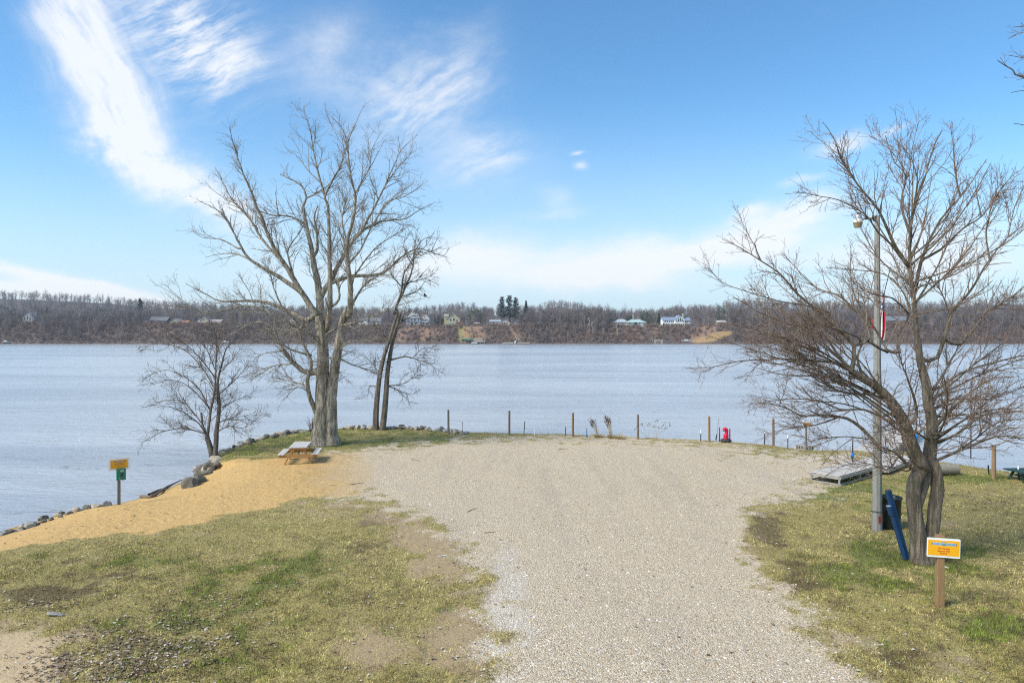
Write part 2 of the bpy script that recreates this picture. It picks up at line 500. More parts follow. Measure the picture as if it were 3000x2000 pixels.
def ground_mat():
    m_, nt, b = newmat("ground_surface")
    co = node(nt, 'ShaderNodeNewGeometry').outputs['Position']
    A = {}
    for k in ('gravel', 'sand', 'green', 'brown', 'dirt', 'bright', 'litter', 'bank', 'sedge', 'sfade', 'spatch'):
        A[k] = E(nt, node(nt, 'ShaderNodeAttribute', attribute_name=k).outputs['Fac'])
    nf = noise(nt, co, 22, 5, 0.7); nm = noise(nt, co, 5, 5, 0.65); nl = noise(nt, co, 0.9, 4, 0.6); nff = noise(nt, co, 70, 3, 0.7)
    def mk(a, soft=0.5): return (a+(nf-0.5)*soft*1.3+(nm-0.5)*soft*0.8).step(0.25, 0.75)
    # thatch of dormant grass
    g = mixc(nt, (nf*0.65+nff*0.35).step(0.38, 0.60), (0.085, 0.066, 0.026), (0.47, 0.385, 0.155))
    g = mixc(nt, nl.step(0.35, 0.7)*0.45, g, (0.28, 0.235, 0.085))
    gr = mixc(nt, nff.step(0.35, 0.65), (0.055, 0.085, 0.014), (0.15, 0.185, 0.045))
    g = mixc(nt, mk(A['green'])*0.62, g, gr)
    g = mixc(nt, mk(A['brown'])*0.75, g, mixc(nt, nf, (0.05, 0.036, 0.02), (0.15, 0.11, 0.06)))
    g = mixc(nt, mk(A['dirt'])*0.8, g, mixc(nt, nf, (0.30, 0.22, 0.13), (0.46, 0.34, 0.21)))
    g = mixc(nt, mk(A['bank'])*0.6, g, (0.16, 0.12, 0.07))
    # sand
    sn = mixc(nt, nm.step(0.3, 0.7), (0.50, 0.325, 0.125), (0.58, 0.385, 0.16))
    sn = mixc(nt, nl.step(0.3, 0.7)*0.5, sn, (0.52, 0.335, 0.135))
    sn = mixc(nt, nf.step(0.60, 0.74)*0.35, sn, (0.30, 0.19, 0.08))
    wet = E(nt, node(nt, 'ShaderNodeSeparateXYZ', {0: co}).outputs[2]).step(WZ+0.16, WZ+0.02)
    sn = mixc(nt, wet*0.6, sn, (0.22, 0.15, 0.08))
    # gravel
    v1 = node(nt, 'ShaderNodeTexVoronoi', {'Vector': co, 'Scale': 34.0})
    v2 = node(nt, 'ShaderNodeTexVoronoi', {'Vector': co, 'Scale': 75.0})
    r1 = E(nt, node(nt, 'ShaderNodeSeparateColor', {0: v1.outputs['Color']}).outputs[0])
    r2 = E(nt, node(nt, 'ShaderNodeSeparateColor', {0: v2.outputs['Color']}).outputs[0])
    gk = (r1*0.55+r2*0.45)
    gv = node(nt, 'ShaderNodeValToRGB', {0: gk})
    cr = gv.color_ramp
    cr.elements[0].position = 0.12; cr.elements[0].color = (0.15, 0.125, 0.095, 1)
    cr.elements[1].position = 0.85; cr.elements[1].color = (0.62, 0.545, 0.43, 1)
    for p_, c_ in ((0.35, (0.36, 0.30, 0.215)), (0.6, (0.46, 0.385, 0.285))):
        e = cr.elements.new(p_); e.color = c4(c_)
    gvc = mixc(nt, nl.step(0.3, 0.75)*0.45, gv.outputs[0], (0.42, 0.355, 0.265))
    gvc = mixc(nt, 1.0, gvc, (1.29, 1.255, 1.19), 'MULTIPLY')
    trk = noise(nt, node(nt, 'ShaderNodeMapping', {0: co, 2: (0, 0, math.radians(-6)), 3: (0.75, 0.07, 1)}).outputs[0], 1.0, 3, 0.6)
    gvc = mixc(nt, trk.step(0.48, 0.66)*0.35, gvc, (0.50, 0.42, 0.31))
    gvc = mixc(nt, trk.step(0.50, 0.36)*0.22, gvc, (0.34, 0.295, 0.235))
    gvc = mixc(nt, nm.step(0.5, 0.8)*0.3, gvc, (0.50, 0.37, 0.24))
    gvc = mixc(nt, mk(A['bright'])*0.28, gvc, mixc(nt, r2, (0.42, 0.41, 0.38), (0.82, 0.80, 0.75)))
    c = mixc(nt, mk(A['litter'])*0.35, g, (0.22, 0.17, 0.12))
    c = mixc(nt, mk(A['gravel'], 0.9), c, gvc)
    c = mixc(nt, (A['sedge']+(nf-0.5)*0.5+(nm-0.5)*0.3).step(0.34, 0.66)*A['sfade'], c, sn)
    c = mixc(nt, mk(A['spatch'], 0.5)*0.85, c, mixc(nt, nm, (0.46, 0.345, 0.20), (0.56, 0.43, 0.265)))
    nt.links.new(c, b.inputs['Base Color'])
    b.inputs['Roughness'].default_value = 0.95
    b.inputs['Specular IOR Level'].default_value = 0.2
    d1 = E(nt, v1.outputs['Distance']); d2 = E(nt, v2.outputs['Distance'])
    hg = (d1*-1.0-d2*0.5)*A['gravel']
    h = hg+(nf*0.9+nm*1.2)*(1.0-A['gravel'])+(nm*1.2+noise(nt, co, 2.6, 3, .6).step(.35, .6)*.6)*A['sand']
    bump(nt, b, h, 0.75, 0.035)
    return m_


M_ground = ground_mat()
def axis(a, b, lo, hi, fine, coarse):
    l = list(np.arange(lo, a, coarse)); m2 = list(np.arange(a, b, fine)); r = list(np.arange(b, hi+coarse, coarse))
    return np.array(l+m2+r)
gx = axis(-25, 27, -91, 93, 0.12, 3.0); gy = axis(7.5, 45, -60, 54, 0.12, 2.5)
NX, NY = len(gx), len(gy)
XX, YY = np.meshgrid(gx, gy); x = XX.ravel(); y = YY.ravel()
z, s = land_z(x, y)
mk = masks(x, y, z, s)
vid = np.arange(NX*NY).reshape(NY, NX)
quads = np.stack([vid[:-1, :-1], vid[:-1, 1:], vid[1:, 1:], vid[1:, :-1]], -1).reshape(-1, 4)
quads = quads[(s[quads].max(1) > -3.0)]
gq = mk['gravel'][quads].mean(1); sq = mk['sand'][quads].mean(1)
kind_q = np.where(sq > 0.5, 2, np.where(gq > 0.5, 1, 0))
LAND = np.stack([x, y, z], 1)


def submesh(name, q, extra=None):
    used, inv = np.unique(q, return_inverse=True)
    at = {k: ('FLOAT', v[used]) for k, v in mk.items()}
    me = mesh_np(name, LAND[used], inv.reshape(q.shape), [M_ground], True, at)
    return link(name, me)


tag(submesh('lawn', quads[kind_q == 0]), kind='structure')
tag(submesh('gravel_lot', quads[kind_q == 1]), kind='structure')
tag(submesh('sand_beach', quads[kind_q == 2]), kind='structure')

# ---- lake
def water_mat():
    m_, nt, b = newmat("lake_water")
    co = node(nt, 'ShaderNodeNewGeometry').outputs['Position']
    mp = node(nt, 'ShaderNodeMapping', {0: co, 2: (0, 0, math.radians(12)), 3: (0.55, 1.3, 1)})
    n1 = noise(nt, mp.outputs[0], 1.3, 5, 0.62, 0.4)
    n2 = noise(nt, mp.outputs[0], 0.33, 4, 0.6, 0.3)
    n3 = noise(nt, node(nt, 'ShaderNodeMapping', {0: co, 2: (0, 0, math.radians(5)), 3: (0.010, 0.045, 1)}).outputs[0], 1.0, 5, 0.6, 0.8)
    n4 = noise(nt, mp.outputs[0], 4.5, 4, 0.65)
    b.inputs['Base Color'].default_value = (0.060, 0.095, 0.17, 1)
    cc = mixc(nt, n3.step(0.36, 0.62), (0.33, 0.358, 0.39), (0.45, 0.478, 0.495))  # sky sheen, silver against darker streaks, put into the base colour
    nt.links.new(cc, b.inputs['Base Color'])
    b.inputs['Roughness'].default_value = 0.2
    b.inputs['IOR'].default_value = 1.33
    b.inputs['Specular IOR Level'].default_value = 0.6
    mq = node(nt, 'ShaderNodeMapping', {0: co, 2: (0, 0, math.radians(6)), 3: (0.42, 1.5, 1)})
    fl = noise(nt, mq.outputs[0], 0.75, 4, 0.7, 0.5).step(0.60, 0.74)
    h = n1*0.55+n2*1.3+n4*0.2-fl*1.3
    bump(nt, b, h, 0.5, 0.42)
    return m_
M_water = water_mat()
wx_ = np.array([(-2500, -200, WZ), (2500, -200, WZ), (2500, 575, WZ), (-2500, 575, WZ)])
tag(link('lake_water', mesh_np('lake_water', wx_, np.array([[0, 1, 2, 3]]), [M_water])), kind='structure')
# ------------------------------------------------------------------ bare trees
class Tubes:
    def __init__(s): s.v = []; s.q = []; s.n = 0; s.count = 0
    def add(s, pts, rad, sides, flute=0.0, seed=0):
        pts = np.asarray(pts, float); rad = np.asarray(rad, float)
        t = np.gradient(pts, axis=0); t /= np.linalg.norm(t, axis=1, keepdims=True)+1e-9
        d = pts[-1]-pts[0]
        ref = np.eye(3)[int(np.argmin(np.abs(d)))]
        a = np.cross(t, ref); a /= np.linalg.norm(a, axis=1, keepdims=True)+1e-9
        b = np.cross(t, a)
        th = np.arange(sides)*2*np.pi/sides
        rr = rad[:, None]*np.ones(sides)[None, :]
        if flute:
            r_ = np.random.default_rng(seed)
            ph = r_.uniform(0, 6.28, 4); am = r_.uniform(.3, 1, 4)
            k = sum(am[i]*np.cos((i*2+3)*th[None, :]+ph[i]+np.linspace(0, 1.5, len(pts))[:, None]) for i in range(4))
            lump = r_.normal(0, .35, (len(pts), sides))
            rr = rr*(1+flute*(k*0.5+lump))
        ring = pts[:, None, :]+rr[:, :, None]*(np.cos(th)[None, :, None]*a[:, None, :]+np.sin(th)[None, :, None]*b[:, None, :])
        m = len(pts)
        s.v.append(ring.reshape(-1, 3))
        i = np.arange(m-1)[:, None]*sides; j = np.arange(sides)[None, :]; j2 = (j+1) % sides
        q = np.stack([i+j, i+j2, i+sides+j2, i+sides+j], -1).reshape(-1, 4)+s.n
        s.q.append(q); s.n += m*sides; s.count += 1
    def mesh(s, name, mats, org=(0, 0, 0), smooth=True):
        return mesh_np(name, np.concatenate(s.v)-np.array(org), np.concatenate(s.q), mats, smooth)


def crom(p, step):
    """Catmull-Rom resample"""
    p = np.asarray(p, float)
    if len(p) < 3: p = np.array([p[0], (p[0]+p[-1])/2, p[-1]])
    e = np.vstack([2*p[0]-p[1], p, 2*p[-1]-p[-2]])
    out = []
    for i in range(1, len(e)-2):
        n = max(2, int(np.linalg.norm(e[i+1, :3]-e[i, :3])/step))
        t = np.arange(n)[:, None]/n
        out.append(.5*((2*e[i])+(e[i+1]-e[i-1])*t+(2*e[i-1]-5*e[i]+4*e[i+1]-e[i+2])*t**2+(3*e[i]-e[i-1]-3*e[i+1]+e[i+2])*t**3))
    out.append(e[-2:-1])
    return np.vstack(out)


def unit(v): return v/(np.linalg.norm(v)+1e-9)


def grow(R, T, pts, rad, lv, par):
    if lv >= len(par['dens']): return
    seg = np.linalg.norm(np.diff(pts, axis=0), axis=1); cum = np.concatenate([[0], np.cumsum(seg)]); L = cum[-1]
    n = R.poisson(par['dens'][lv]*L*(1-par['t0'][lv]*0.5))
    side = R.uniform(0, 6.28)
    for k in range(n):
        t = R.uniform(par['t0'][lv], 0.99); dpos = t*L
        i = min(int(np.searchsorted(cum, dpos))-1, len(pts)-2); i = max(i, 0)
        f = (dpos-cum[i])/(seg[i]+1e-9)
        o = pts[i]*(1-f)+pts[i+1]*f; r = rad[i]*(1-f)+rad[i+1]*f
        tg = unit(pts[i+1]-pts[i])
        side += 2.4+R.normal(0, .5)
        h = unit(np.cross(tg, [0.31, 0.77, 0.55])); w = np.cross(tg, h)
        a = math.radians(R.uniform(*par['ang'][lv]))
        d = unit(tg*math.cos(a)+(h*math.cos(side)+w*math.sin(side))*math.sin(a))
        up = par['up'][lv]
        ln = par['len'][lv]*R.uniform(.45, 1.25)*(1-(par.get('tip', .9) if lv == 0 else .5)*t)
        r0 = min(r*.72, par['r'][lv]*R.uniform(.75, 1.25)); r1 = max(par['rt'], r0*.35)
        ns = par['seg'][lv]; st = ln/ns
        q = [o]
        for _ in range(ns):
            d = unit(d+R.normal(0, par['wob'], 3)+np.array([0, 0, up]))
            q.append(q[-1]+d*st)
        q = np.array(q); rr = np.linspace(r0, r1, ns+1)
        T.add(q, rr, par['sides'][lv])
        grow(R, T, q, rr, lv+1, par)


def z1(p): return (400+p[0]*1000/2091, 250+p[1]*1000/2091)
def z2(p): return (400+p[0]*1000/2352, 900+p[1]*1000/2352)
def z3(p): return (2000+p[0]*1000/2091, 300+p[1]*1000/2091)
def z4(p): return (2000+p[0]*1000/1960, 1000+p[1]*1000/1960)


def traced_tree(name, label, base_px, limbs, par, mat_trunk, mat_twig, seed, spread=0.35, Y=None, group=None, minr=0.0):
    """limbs: (zoom fn, points, r0, r1, kind, dy or None); kind 'trunk' or 'limb'"""
    R = np.random.default_rng(seed)
    g = G(*base_px) if Y is None else P(base_px[0], base_px[1], Y)
    Yb = g.y
    root = empty(name, g, label, 'tree', group)
    done_px = []; done_dy = []
    TT = Tubes(); TW = Tubes(); limb_objs = []
    for (fn, pts, r0, r1, kind, dyE) in limbs:
        px = np.array([fn(p) for p in pts])
        if done_px:
            D = np.array(done_px); dd = np.hypot(D[:, 0]-px[0, 0], D[:, 1]-px[0, 1]); j = int(np.argmin(dd)); dy0 = done_dy[j]
            if kind != 'base' and 3 < dd[j] < 90: px = np.vstack([D[j], px])
            elif kind != 'base' and dd[j] <= 3: px[0] = D[j]
        else: dy0 = 0.0
        ln = np.hypot(*np.diff(px, axis=0).T).sum()*Yb/F
        dy1 = dy0+(R.uniform(-spread, spread)*ln if dyE is None else dyE)
        cu = np.concatenate([[0], np.cumsum(np.hypot(*np.diff(px, axis=0).T))]); cu /= cu[-1]
        w = np.array([P(a, b, Yb+dy0+(dy1-dy0)*c) for (a, b), c in zip(px, cu)])
        step = 0.16 if kind == 'trunk' else 0.22
        c = crom(w, step); m = len(c)
        if kind != 'trunk': c[1:-1] += R.normal(0, 0.012, (m-2, 3))*min(1, r0*8)
        tt = np.linspace(0, 1, m)
        rad = r1+(r0-r1)*(1-tt)**(1.25 if kind in ('limb', 'fan') else 1.0)
        if kind == 'base':
            rad = rad*(1+0.55*np.exp(-tt*7)); 
        if kind in ('trunk', 'base'):
            TT.add(c, rad, 22, 0.07 if r0 > .12 else 0.03, seed+len(done_px))
        else:
            T = Tubes(); T.add(c, rad, 9 if r0 > .05 else 6, 0.03, seed+len(done_px)); limb_objs.append(T)
        sc = px[:, 0]; 
        cc = crom(np.column_stack([px, np.zeros(len(px))]), 12)
        tcc = np.linspace(0, 1, len(cc))
        done_px += [tuple(q[:2]) for q in cc]; done_dy += list(dy0+(dy1-dy0)*tcc)
        if kind not in ('base',):
            grow(R, TW, c, rad, 0, par['fanpar'] if kind == 'fan' else par if kind != 'trunk' else par.get('trunkpar', par))
    link('trunk', TT.mesh('trunk', [mat_trunk], g), root)
    for T in limb_objs: link('limb', T.mesh('limb', [mat_trunk], g), root)
    link('twigs', TW.mesh('twigs', [mat_twig], g), root)
    print(name, 'twig tubes', TW.count, 'verts', TW.n)
    return root


M_bark_big = bark("bark_grey_mossy", (0.09, 0.073, 0.05), (0.46, 0.41, 0.33), (0.17, 0.16, 0.055), 0.45)
M_twig_big = bark("twig_grey", (0.21, 0.18, 0.145), (0.47, 0.42, 0.355), (0.15, 0.15, 0.06), 0.25)
M_bark_right = bark("bark_brown", (0.085, 0.066, 0.046), (0.30, 0.245, 0.18), (0.14, 0.15, 0.07), 0.35)
M_twig_right = bark("twig_reddish", (0.20, 0.135, 0.105), (0.46, 0.335, 0.265), (0.13, 0.13, 0.06), 0.2)
M_twig_small = bark("twig_brown_grey", (0.10, 0.08, 0.066), (0.30, 0.25, 0.21), (0.14, 0.14, 0.07), 0.2)
M_bark_dark = bark("bark_dark", (0.075, 0.06, 0.048), (0.24, 0.20, 0.16), (0.12, 0.13, 0.05), 0.3)

# --- the big multi-stem tree by the picnic table
par_big = dict(dens=[3.3, 4.6, 4.6], t0=[.22, .12, .1], ang=[(16, 48), (20, 58), (25, 70)], up=[.06, .05, .02],
               len=[2.3, .95, .38], r=[.022, .0115, .0075], rt=.005, seg=[6, 4, 3], wob=.13, sides=[5, 3, 3])
par_big['trunkpar'] = dict(dens=[8, 4, 3.5], t0=[.2, .12, .1], ang=[(50, 100), (25, 70), (25, 70)], up=[-.04, .0, -.02],
                           len=[1.7, .85, .4], r=[.022, .012, .008], rt=.0055, seg=[7, 4, 3], wob=.17, sides=[5, 3, 3])
big = [
    (z2, [(1265, 965), (1272, 860), (1280, 700), (1284, 560)], .42, .35, 'base', 0),
    (z2, [(1345, 945), (1342, 840), (1340, 700), (1345, 560)], .31, .27, 'base', 0),
    (z2, [(1280, 620), (1282, 480), (1285, 330), (1275, 180), (1255, 60)], .35, .22, 'trunk', 0),
    (z2, [(1343, 600), (1365, 430), (1388, 290), (1402, 180), (1430, 60), (1480, -20)], .26, .14, 'trunk', -.5),
    (z1, [(1120, 1480), (1122, 1300), (1090, 1110), (1062, 960), (1042, 860), (1020, 740), (1040, 690), (1012, 620), (960, 585), (880, 545)], .24, .03, 'limb', None),
    (z1, [(1068, 1060), (1105, 1020), (1105, 900), (1088, 810), (1110, 740)], .10, .03, 'limb', None),
    (z1, [(1030, 850), (950, 805), (870, 797), (820, 795), (760, 770)], .075, .02, 'limb', None),
    (z1, [(875, 797), (860, 740), (850, 650)], .045, .012, 'limb', None),
    (z1, [(1045, 690), (1100, 665), (1140, 630)], .05, .015, 'limb', None),
    (z1, [(1100, 1400), (1000, 1250), (930, 1130), (850, 1010), (800, 900), (760, 800), (700, 650), (650, 530), (600, 380), (568, 250)], .17, .012, 'limb', None),
    (z1, [(890, 1080), (760, 930), (680, 790), (600, 720), (530, 600), (480, 500)], .085, .012, 'limb', None),
    (z1, [(740, 880), (620, 740), (520, 680), (440, 620)], .045, .01, 'limb', None),
    (z1, [(1010, 1270), (900, 1190), (780, 1120), (690, 1060), (630, 970), (590, 890), (540, 800), (470, 750), (390, 710)], .13, .012, 'limb', None),
    (z1, [(700, 1070), (600, 1030), (500, 1035), (420, 1055)], .05, .01, 'limb', None),
    (z1, [(625, 1000), (520, 945), (400, 930), (335, 880)], .05, .01, 'limb', None),
    (z1, [(960, 1160), (930, 1060), (930, 1000), (1000, 900), (1025, 850)], .06, .02, 'limb', None),
    (z1, [(1040, 1440), (960, 1400), (880, 1360), (800, 1330), (700, 1320), (600, 1322), (500, 1320), (430, 1280), (300, 1215)], .15, .012, 'limb', None),
    (z1, [(890, 1360), (840, 1240), (820, 1160), (780, 1100)], .06, .012, 'limb', None),
    (z1, [(1000, 1500), (860, 1430), (700, 1350), (450, 1392), (280, 1355), (75, 1357)], .07, .01, 'limb', None),
    (z1, [(330, 1360), (250, 1290), (170, 1215)], .03, .008, 'limb', None),
    (z1, [(1050, 1470), (900, 1500), (760, 1450), (640, 1490), (520, 1560)], .07, .012, 'limb', None),
    (z1, [(1160, 1500), (1182, 1380), (1185, 1200), (1180, 1000), (1175, 760), (1155, 680), (1190, 600), (1250, 490), (1290, 360), (1340, 240), (1390, 125)], .16, .010, 'limb', None),
    (z1, [(1157, 680), (1130, 600), (1105, 500), (1080, 390), (1060, 250), (1020, 135)], .06, .009, 'limb', None),
    (z1, [(1130, 600), (1050, 520), (990, 440), (910, 380)], .035, .008, 'limb', None),
    (z1, [(1085, 400), (1020, 330), (950, 260)], .025, .007, 'limb', None),
    (z1, [(1280, 420), (1250, 290), (1240, 170)], .03, .007, 'limb', None),
    (z1, [(1300, 1420), (1310, 1250), (1295, 1100), (1290, 950), (1320, 860), (1340, 700), (1320, 600), (1300, 450), (1290, 350), (1250, 250), (1190, 190)], .17, .009, 'limb', None),
    (z1, [(1332, 680), (1380, 590), (1430, 490), (1440, 400), (1500, 285)], .05, .008, 'limb', None),
    (z1, [(1390, 570), (1450, 470), (1520, 330)], .03, .007, 'limb', None),
    (z1, [(1290, 960), (1260, 820), (1290, 660), (1250, 560)], .05, .01, 'limb', None),
    (z1, [(1120, 1310), (1200, 1170), (1270, 1045), (1330, 950), (1400, 880), (1480, 840), (1560, 825), (1650, 815), (1740, 760), (1830, 715)], .17, .01, 'limb', None),
    (z1, [(1370, 910), (1440, 780), (1500, 660), (1560, 530), (1620, 400), (1680, 340), (1722, 300)], .075, .008, 'limb', None),
    (z1, [(1510, 640), (1590, 520), (1700, 400)], .035, .007, 'limb', None),
    (z1, [(1450, 850), (1530, 720), (1640, 680), (1790, 585)], .05, .008, 'limb', None),
    (z1, [(1300, 1090), (1370, 1010), (1450, 850), (1560, 700), (1700, 600)], .06, .008, 'limb', None),
    (z1, [(1190, 1210), (1320, 1170), (1480, 1160), (1560, 1110), (1640, 1040), (1720, 1000), (1800, 1020), (1880, 1045), (1920, 990)], .12, .009, 'limb', None),
    (z1, [(1310, 1370), (1380, 1240), (1480, 1165), (1580, 1090)], .08, .012, 'limb', None),
    (z1, [(1320, 1330), (1330, 1180), (1460, 1000), (1560, 930), (1680, 850)], .07, .009, 'limb', None),
    (z1, [(1200, 1350), (1240, 1310), (1240, 1200), (1280, 1150)], .09, .03, 'limb', None),
    (z1, [(1240, 1250), (1180, 1060), (1220, 900), (1200, 800)], .05, .01, 'limb', None),
    (z2, [(1240, 450), (1150, 440), (1080, 380), (1020, 310), (985, 250), (950, 160)], .17, .05, 'limb', -.8),
    (z2, [(1245, 740), (1190, 600), (1180, 480), (1205, 380), (1140, 230), (1100, 100), (1010, 0)], .15, .03, 'limb', -1.2),
    (z2, [(1190, 590), (1110, 550), (1010, 640)], .045, .01, 'limb', -1),
    (z2, [(1180, 540), (1080, 515), (960, 490)], .05, .01, 'limb', .8),
    (z2, [(1090, 385), (960, 400), (830, 440), (780, 500)], .05, .01, 'limb', 1),
    (z2, [(1000, 300), (870, 320), (800, 370)], .05, .01, 'limb', -1),
    (z2, [(1200, 330), (1040, 280), (930, 180), (780, 90)], .07, .012, 'limb', -2),
    (z2, [(1380, 320), (1450, 245), (1550, 228), (1680, 205)], .06, .01, 'limb', -1),
    (z2, [(1390, 350), (1500, 400), (1600, 430), (1690, 475)], .05, .01, 'limb', .6),
    (z2, [(1290, 200), (1400, 130), (1560, 90), (1800, -10), (1960, -60)], .06, .009, 'limb', -2.5),
    (z2, [(1240, 200), (1080, 130), (900, 50), (700, 30)], .06, .01, 'limb', -2.5),
    (z2, [(1270, 260), (1180, 180), (1060, 160), (940, 200)], .05, .01, 'limb', -3),
    (z2, [(1300, 160), (1330, 60), (1300, -60)], .07, .03, 'limb', -2),
]
traced_tree('bare_tree', 'tallest bare tree with several thick grey stems rising behind the picnic table', (945, 1303), big, par_big, M_bark_big, M_twig_big, 3)

# --- small spreading tree on the rocks at the water's edge
par_small = dict(tip=.6, dens=[4.6, 5.4, 5.0], t0=[.12, .1, .1], ang=[(22, 60), (25, 60), (25, 65)], up=[.05, .02, .0],
                 len=[1.15, .58, .3], r=[.015, .0095, .0075], rt=.0058, seg=[6, 4, 3], wob=.11, sides=[4, 3, 3])
small = [
    (z2, [(528, 1055), (512, 980), (485, 890)], .15, .10, 'trunk', 0),
    (z2, [(538, 1050), (548, 930), (553, 840), (570, 690), (560, 520), (585, 400), (620, 280), (655, 250)], .135, .015, 'trunk', .2),
    (z2, [(486, 900), (512, 720), (540, 560), (545, 430), (550, 250), (530, 120), (500, 60)], 0.079, 0.0096, 'limb', None),
    (z2, [(485, 890), (455, 810), (446, 725)], 0.058, 0.0480, 'limb', .2),
    (z2, [(480, 880), (430, 800), (350, 740), (250, 690), (90, 670)], 0.043, 0.0080, 'limb', None),
    (z2, [(470, 870), (330, 832), (200, 850), (110, 890), (30, 940)], 0.043, 0.0080, 'limb', None),
    (z2, [(450, 800), (330, 660), (200, 640), (60, 690)], 0.036, 0.0080, 'limb', None),
    (z2, [(510, 720), (430, 560), (330, 480), (200, 430), (60, 480)], 0.040, 0.0080, 'limb', None),
    (z2, [(505, 700), (380, 560), (240, 500), (20, 540)], 0.036, 0.0080, 'limb', None),
    (z2, [(535, 560), (440, 400), (320, 290), (160, 250), (10, 280)], 0.036, 0.0080, 'limb', None),
    (z2, [(540, 480), (420, 330), (260, 200), (90, 110)], 0.036, 0.0072, 'limb', None),
    (z2, [(545, 440), (470, 260), (390, 150), (300, 60)], 0.032, 0.0072, 'limb', None),
    (z2, [(550, 350), (560, 230), (600, 100)], 0.025, 0.0072, 'limb', None),
    (z2, [(553, 860), (640, 815), (740, 830), (860, 740)], 0.036, 0.0072, 'limb', None),
    (z2, [(560, 800), (660, 760), (830, 740)], 0.032, 0.0072, 'limb', None),
    (z2, [(568, 700), (680, 640), (800, 600)], 0.032, 0.0072, 'limb', None),
    (z2, [(565, 600), (680, 500), (770, 390)], 0.032, 0.0072, 'limb', None),
    (z2, [(575, 450), (660, 360), (740, 260)], 0.029, 0.0072, 'limb', None),
    (z2, [(560, 660), (500, 520), (450, 470)], 0.022, 0.0072, 'limb', -1.2),
    (z2, [(545, 700), (640, 610), (700, 560)], 0.022, 0.0072, 'limb', 1.2),
]
traced_tree('bare_tree', 'small low spreading bare tree leaning over the shore rocks beside the beach', (625, 1340), small, par_small, M_bark_dark, M_twig_small, 5, .4)

# --- slim twin-stemmed tree at the point
par_twin = dict(tip=.6, dens=[4.4, 5.2, 5], t0=[.15, .1, .1], ang=[(25, 70), (25, 65), (25, 65)], up=[.03, .02, .0],
                len=[1.3, .62, .33], r=[.02, .012, .0085], rt=.0065, seg=[6, 4, 3], wob=.14, sides=[4, 3, 3])
par_twin['trunkpar'] = dict(par_twin, dens=[1.2, 3, 3.4], t0=[.5, .1, .1])
twin = [
    (z2, [(1648, 852), (1652, 700), (1672, 500), (1702, 350), (1740, 230), (1780, 100), (1800, 40)], .18, .075, 'trunk', 0),
    (z2, [(1690, 850), (1715, 660), (1730, 450), (1757, 280), (1790, 150), (1820, 40)], .19, .075, 'trunk', .3),
    (z1, [(1590, 1360), (1650, 1230), (1690, 1120), (1702, 1000), (1725, 870)], .09, .012, 'limb', .5),
    (z1, [(1575, 1400), (1620, 1270), (1640, 1150), (1700, 1060), (1790, 960), (1820, 900)], .08, .012, 'limb', -.5),
    (z1, [(1660, 1210), (1740, 1190), (1840, 1150)], .05, .01, 'limb', None),
    (z1, [(1640, 1250), (1570, 1170), (1550, 1100)], .04, .01, 'limb', None),
    (z1, [(1690, 1100), (1640, 1000), (1650, 900)], .05, .01, 'limb', None),
    (z1, [(1700, 1020), (1760, 940), (1830, 930)], .045, .01, 'limb', None),
    (z1, [(1705, 960), (1680, 890)], .03, .01, 'limb', None),
    (z1, [(1740, 1020), (1800, 1020), (1850, 920)], .03, .01, 'limb', None),
    (z1, [(1630, 1290), (1720, 1260), (1780, 1180)], .05, .01, 'limb', None),
    (z2, [(1762, 360), (1850, 340), (1950, 365), (2030, 400), (2110, 455)], .06, .01, 'limb', -.5),
    (z2, [(1900, 350), (1980, 280), (2080, 300)], .03, .009, 'limb', .5),
    (z2, [(1740, 545), (1800, 570), (1860, 630)], .05, .01, 'limb', .5),
    (z2, [(1745, 540), (1850, 520), (1950, 430)], .04, .01, 'limb', -.5),
    (z2, [(1780, 560), (1900, 600), (1960, 560)], .03, .009, 'limb', None),
    (z2, [(1665, 560), (1610, 540), (1590, 620)], .03, .009, 'limb', None),
    (z2, [(1690, 480), (1600, 360), (1500, 290)], .04, .009, 'limb', None),
    (z2, [(1800, 120), (1900, 60), (1990, 60)], .04, .009, 'limb', None),
    (z2, [(1760, 260), (1680, 160), (1600, 120)], .04, .009, 'limb', None),
]
traced_tree('bare_tree', 'slim bare tree with two dark leaning stems right of the tallest tree', (1112, 1259), twin, par_twin, M_bark_dark, M_bark_dark, 9, .4)

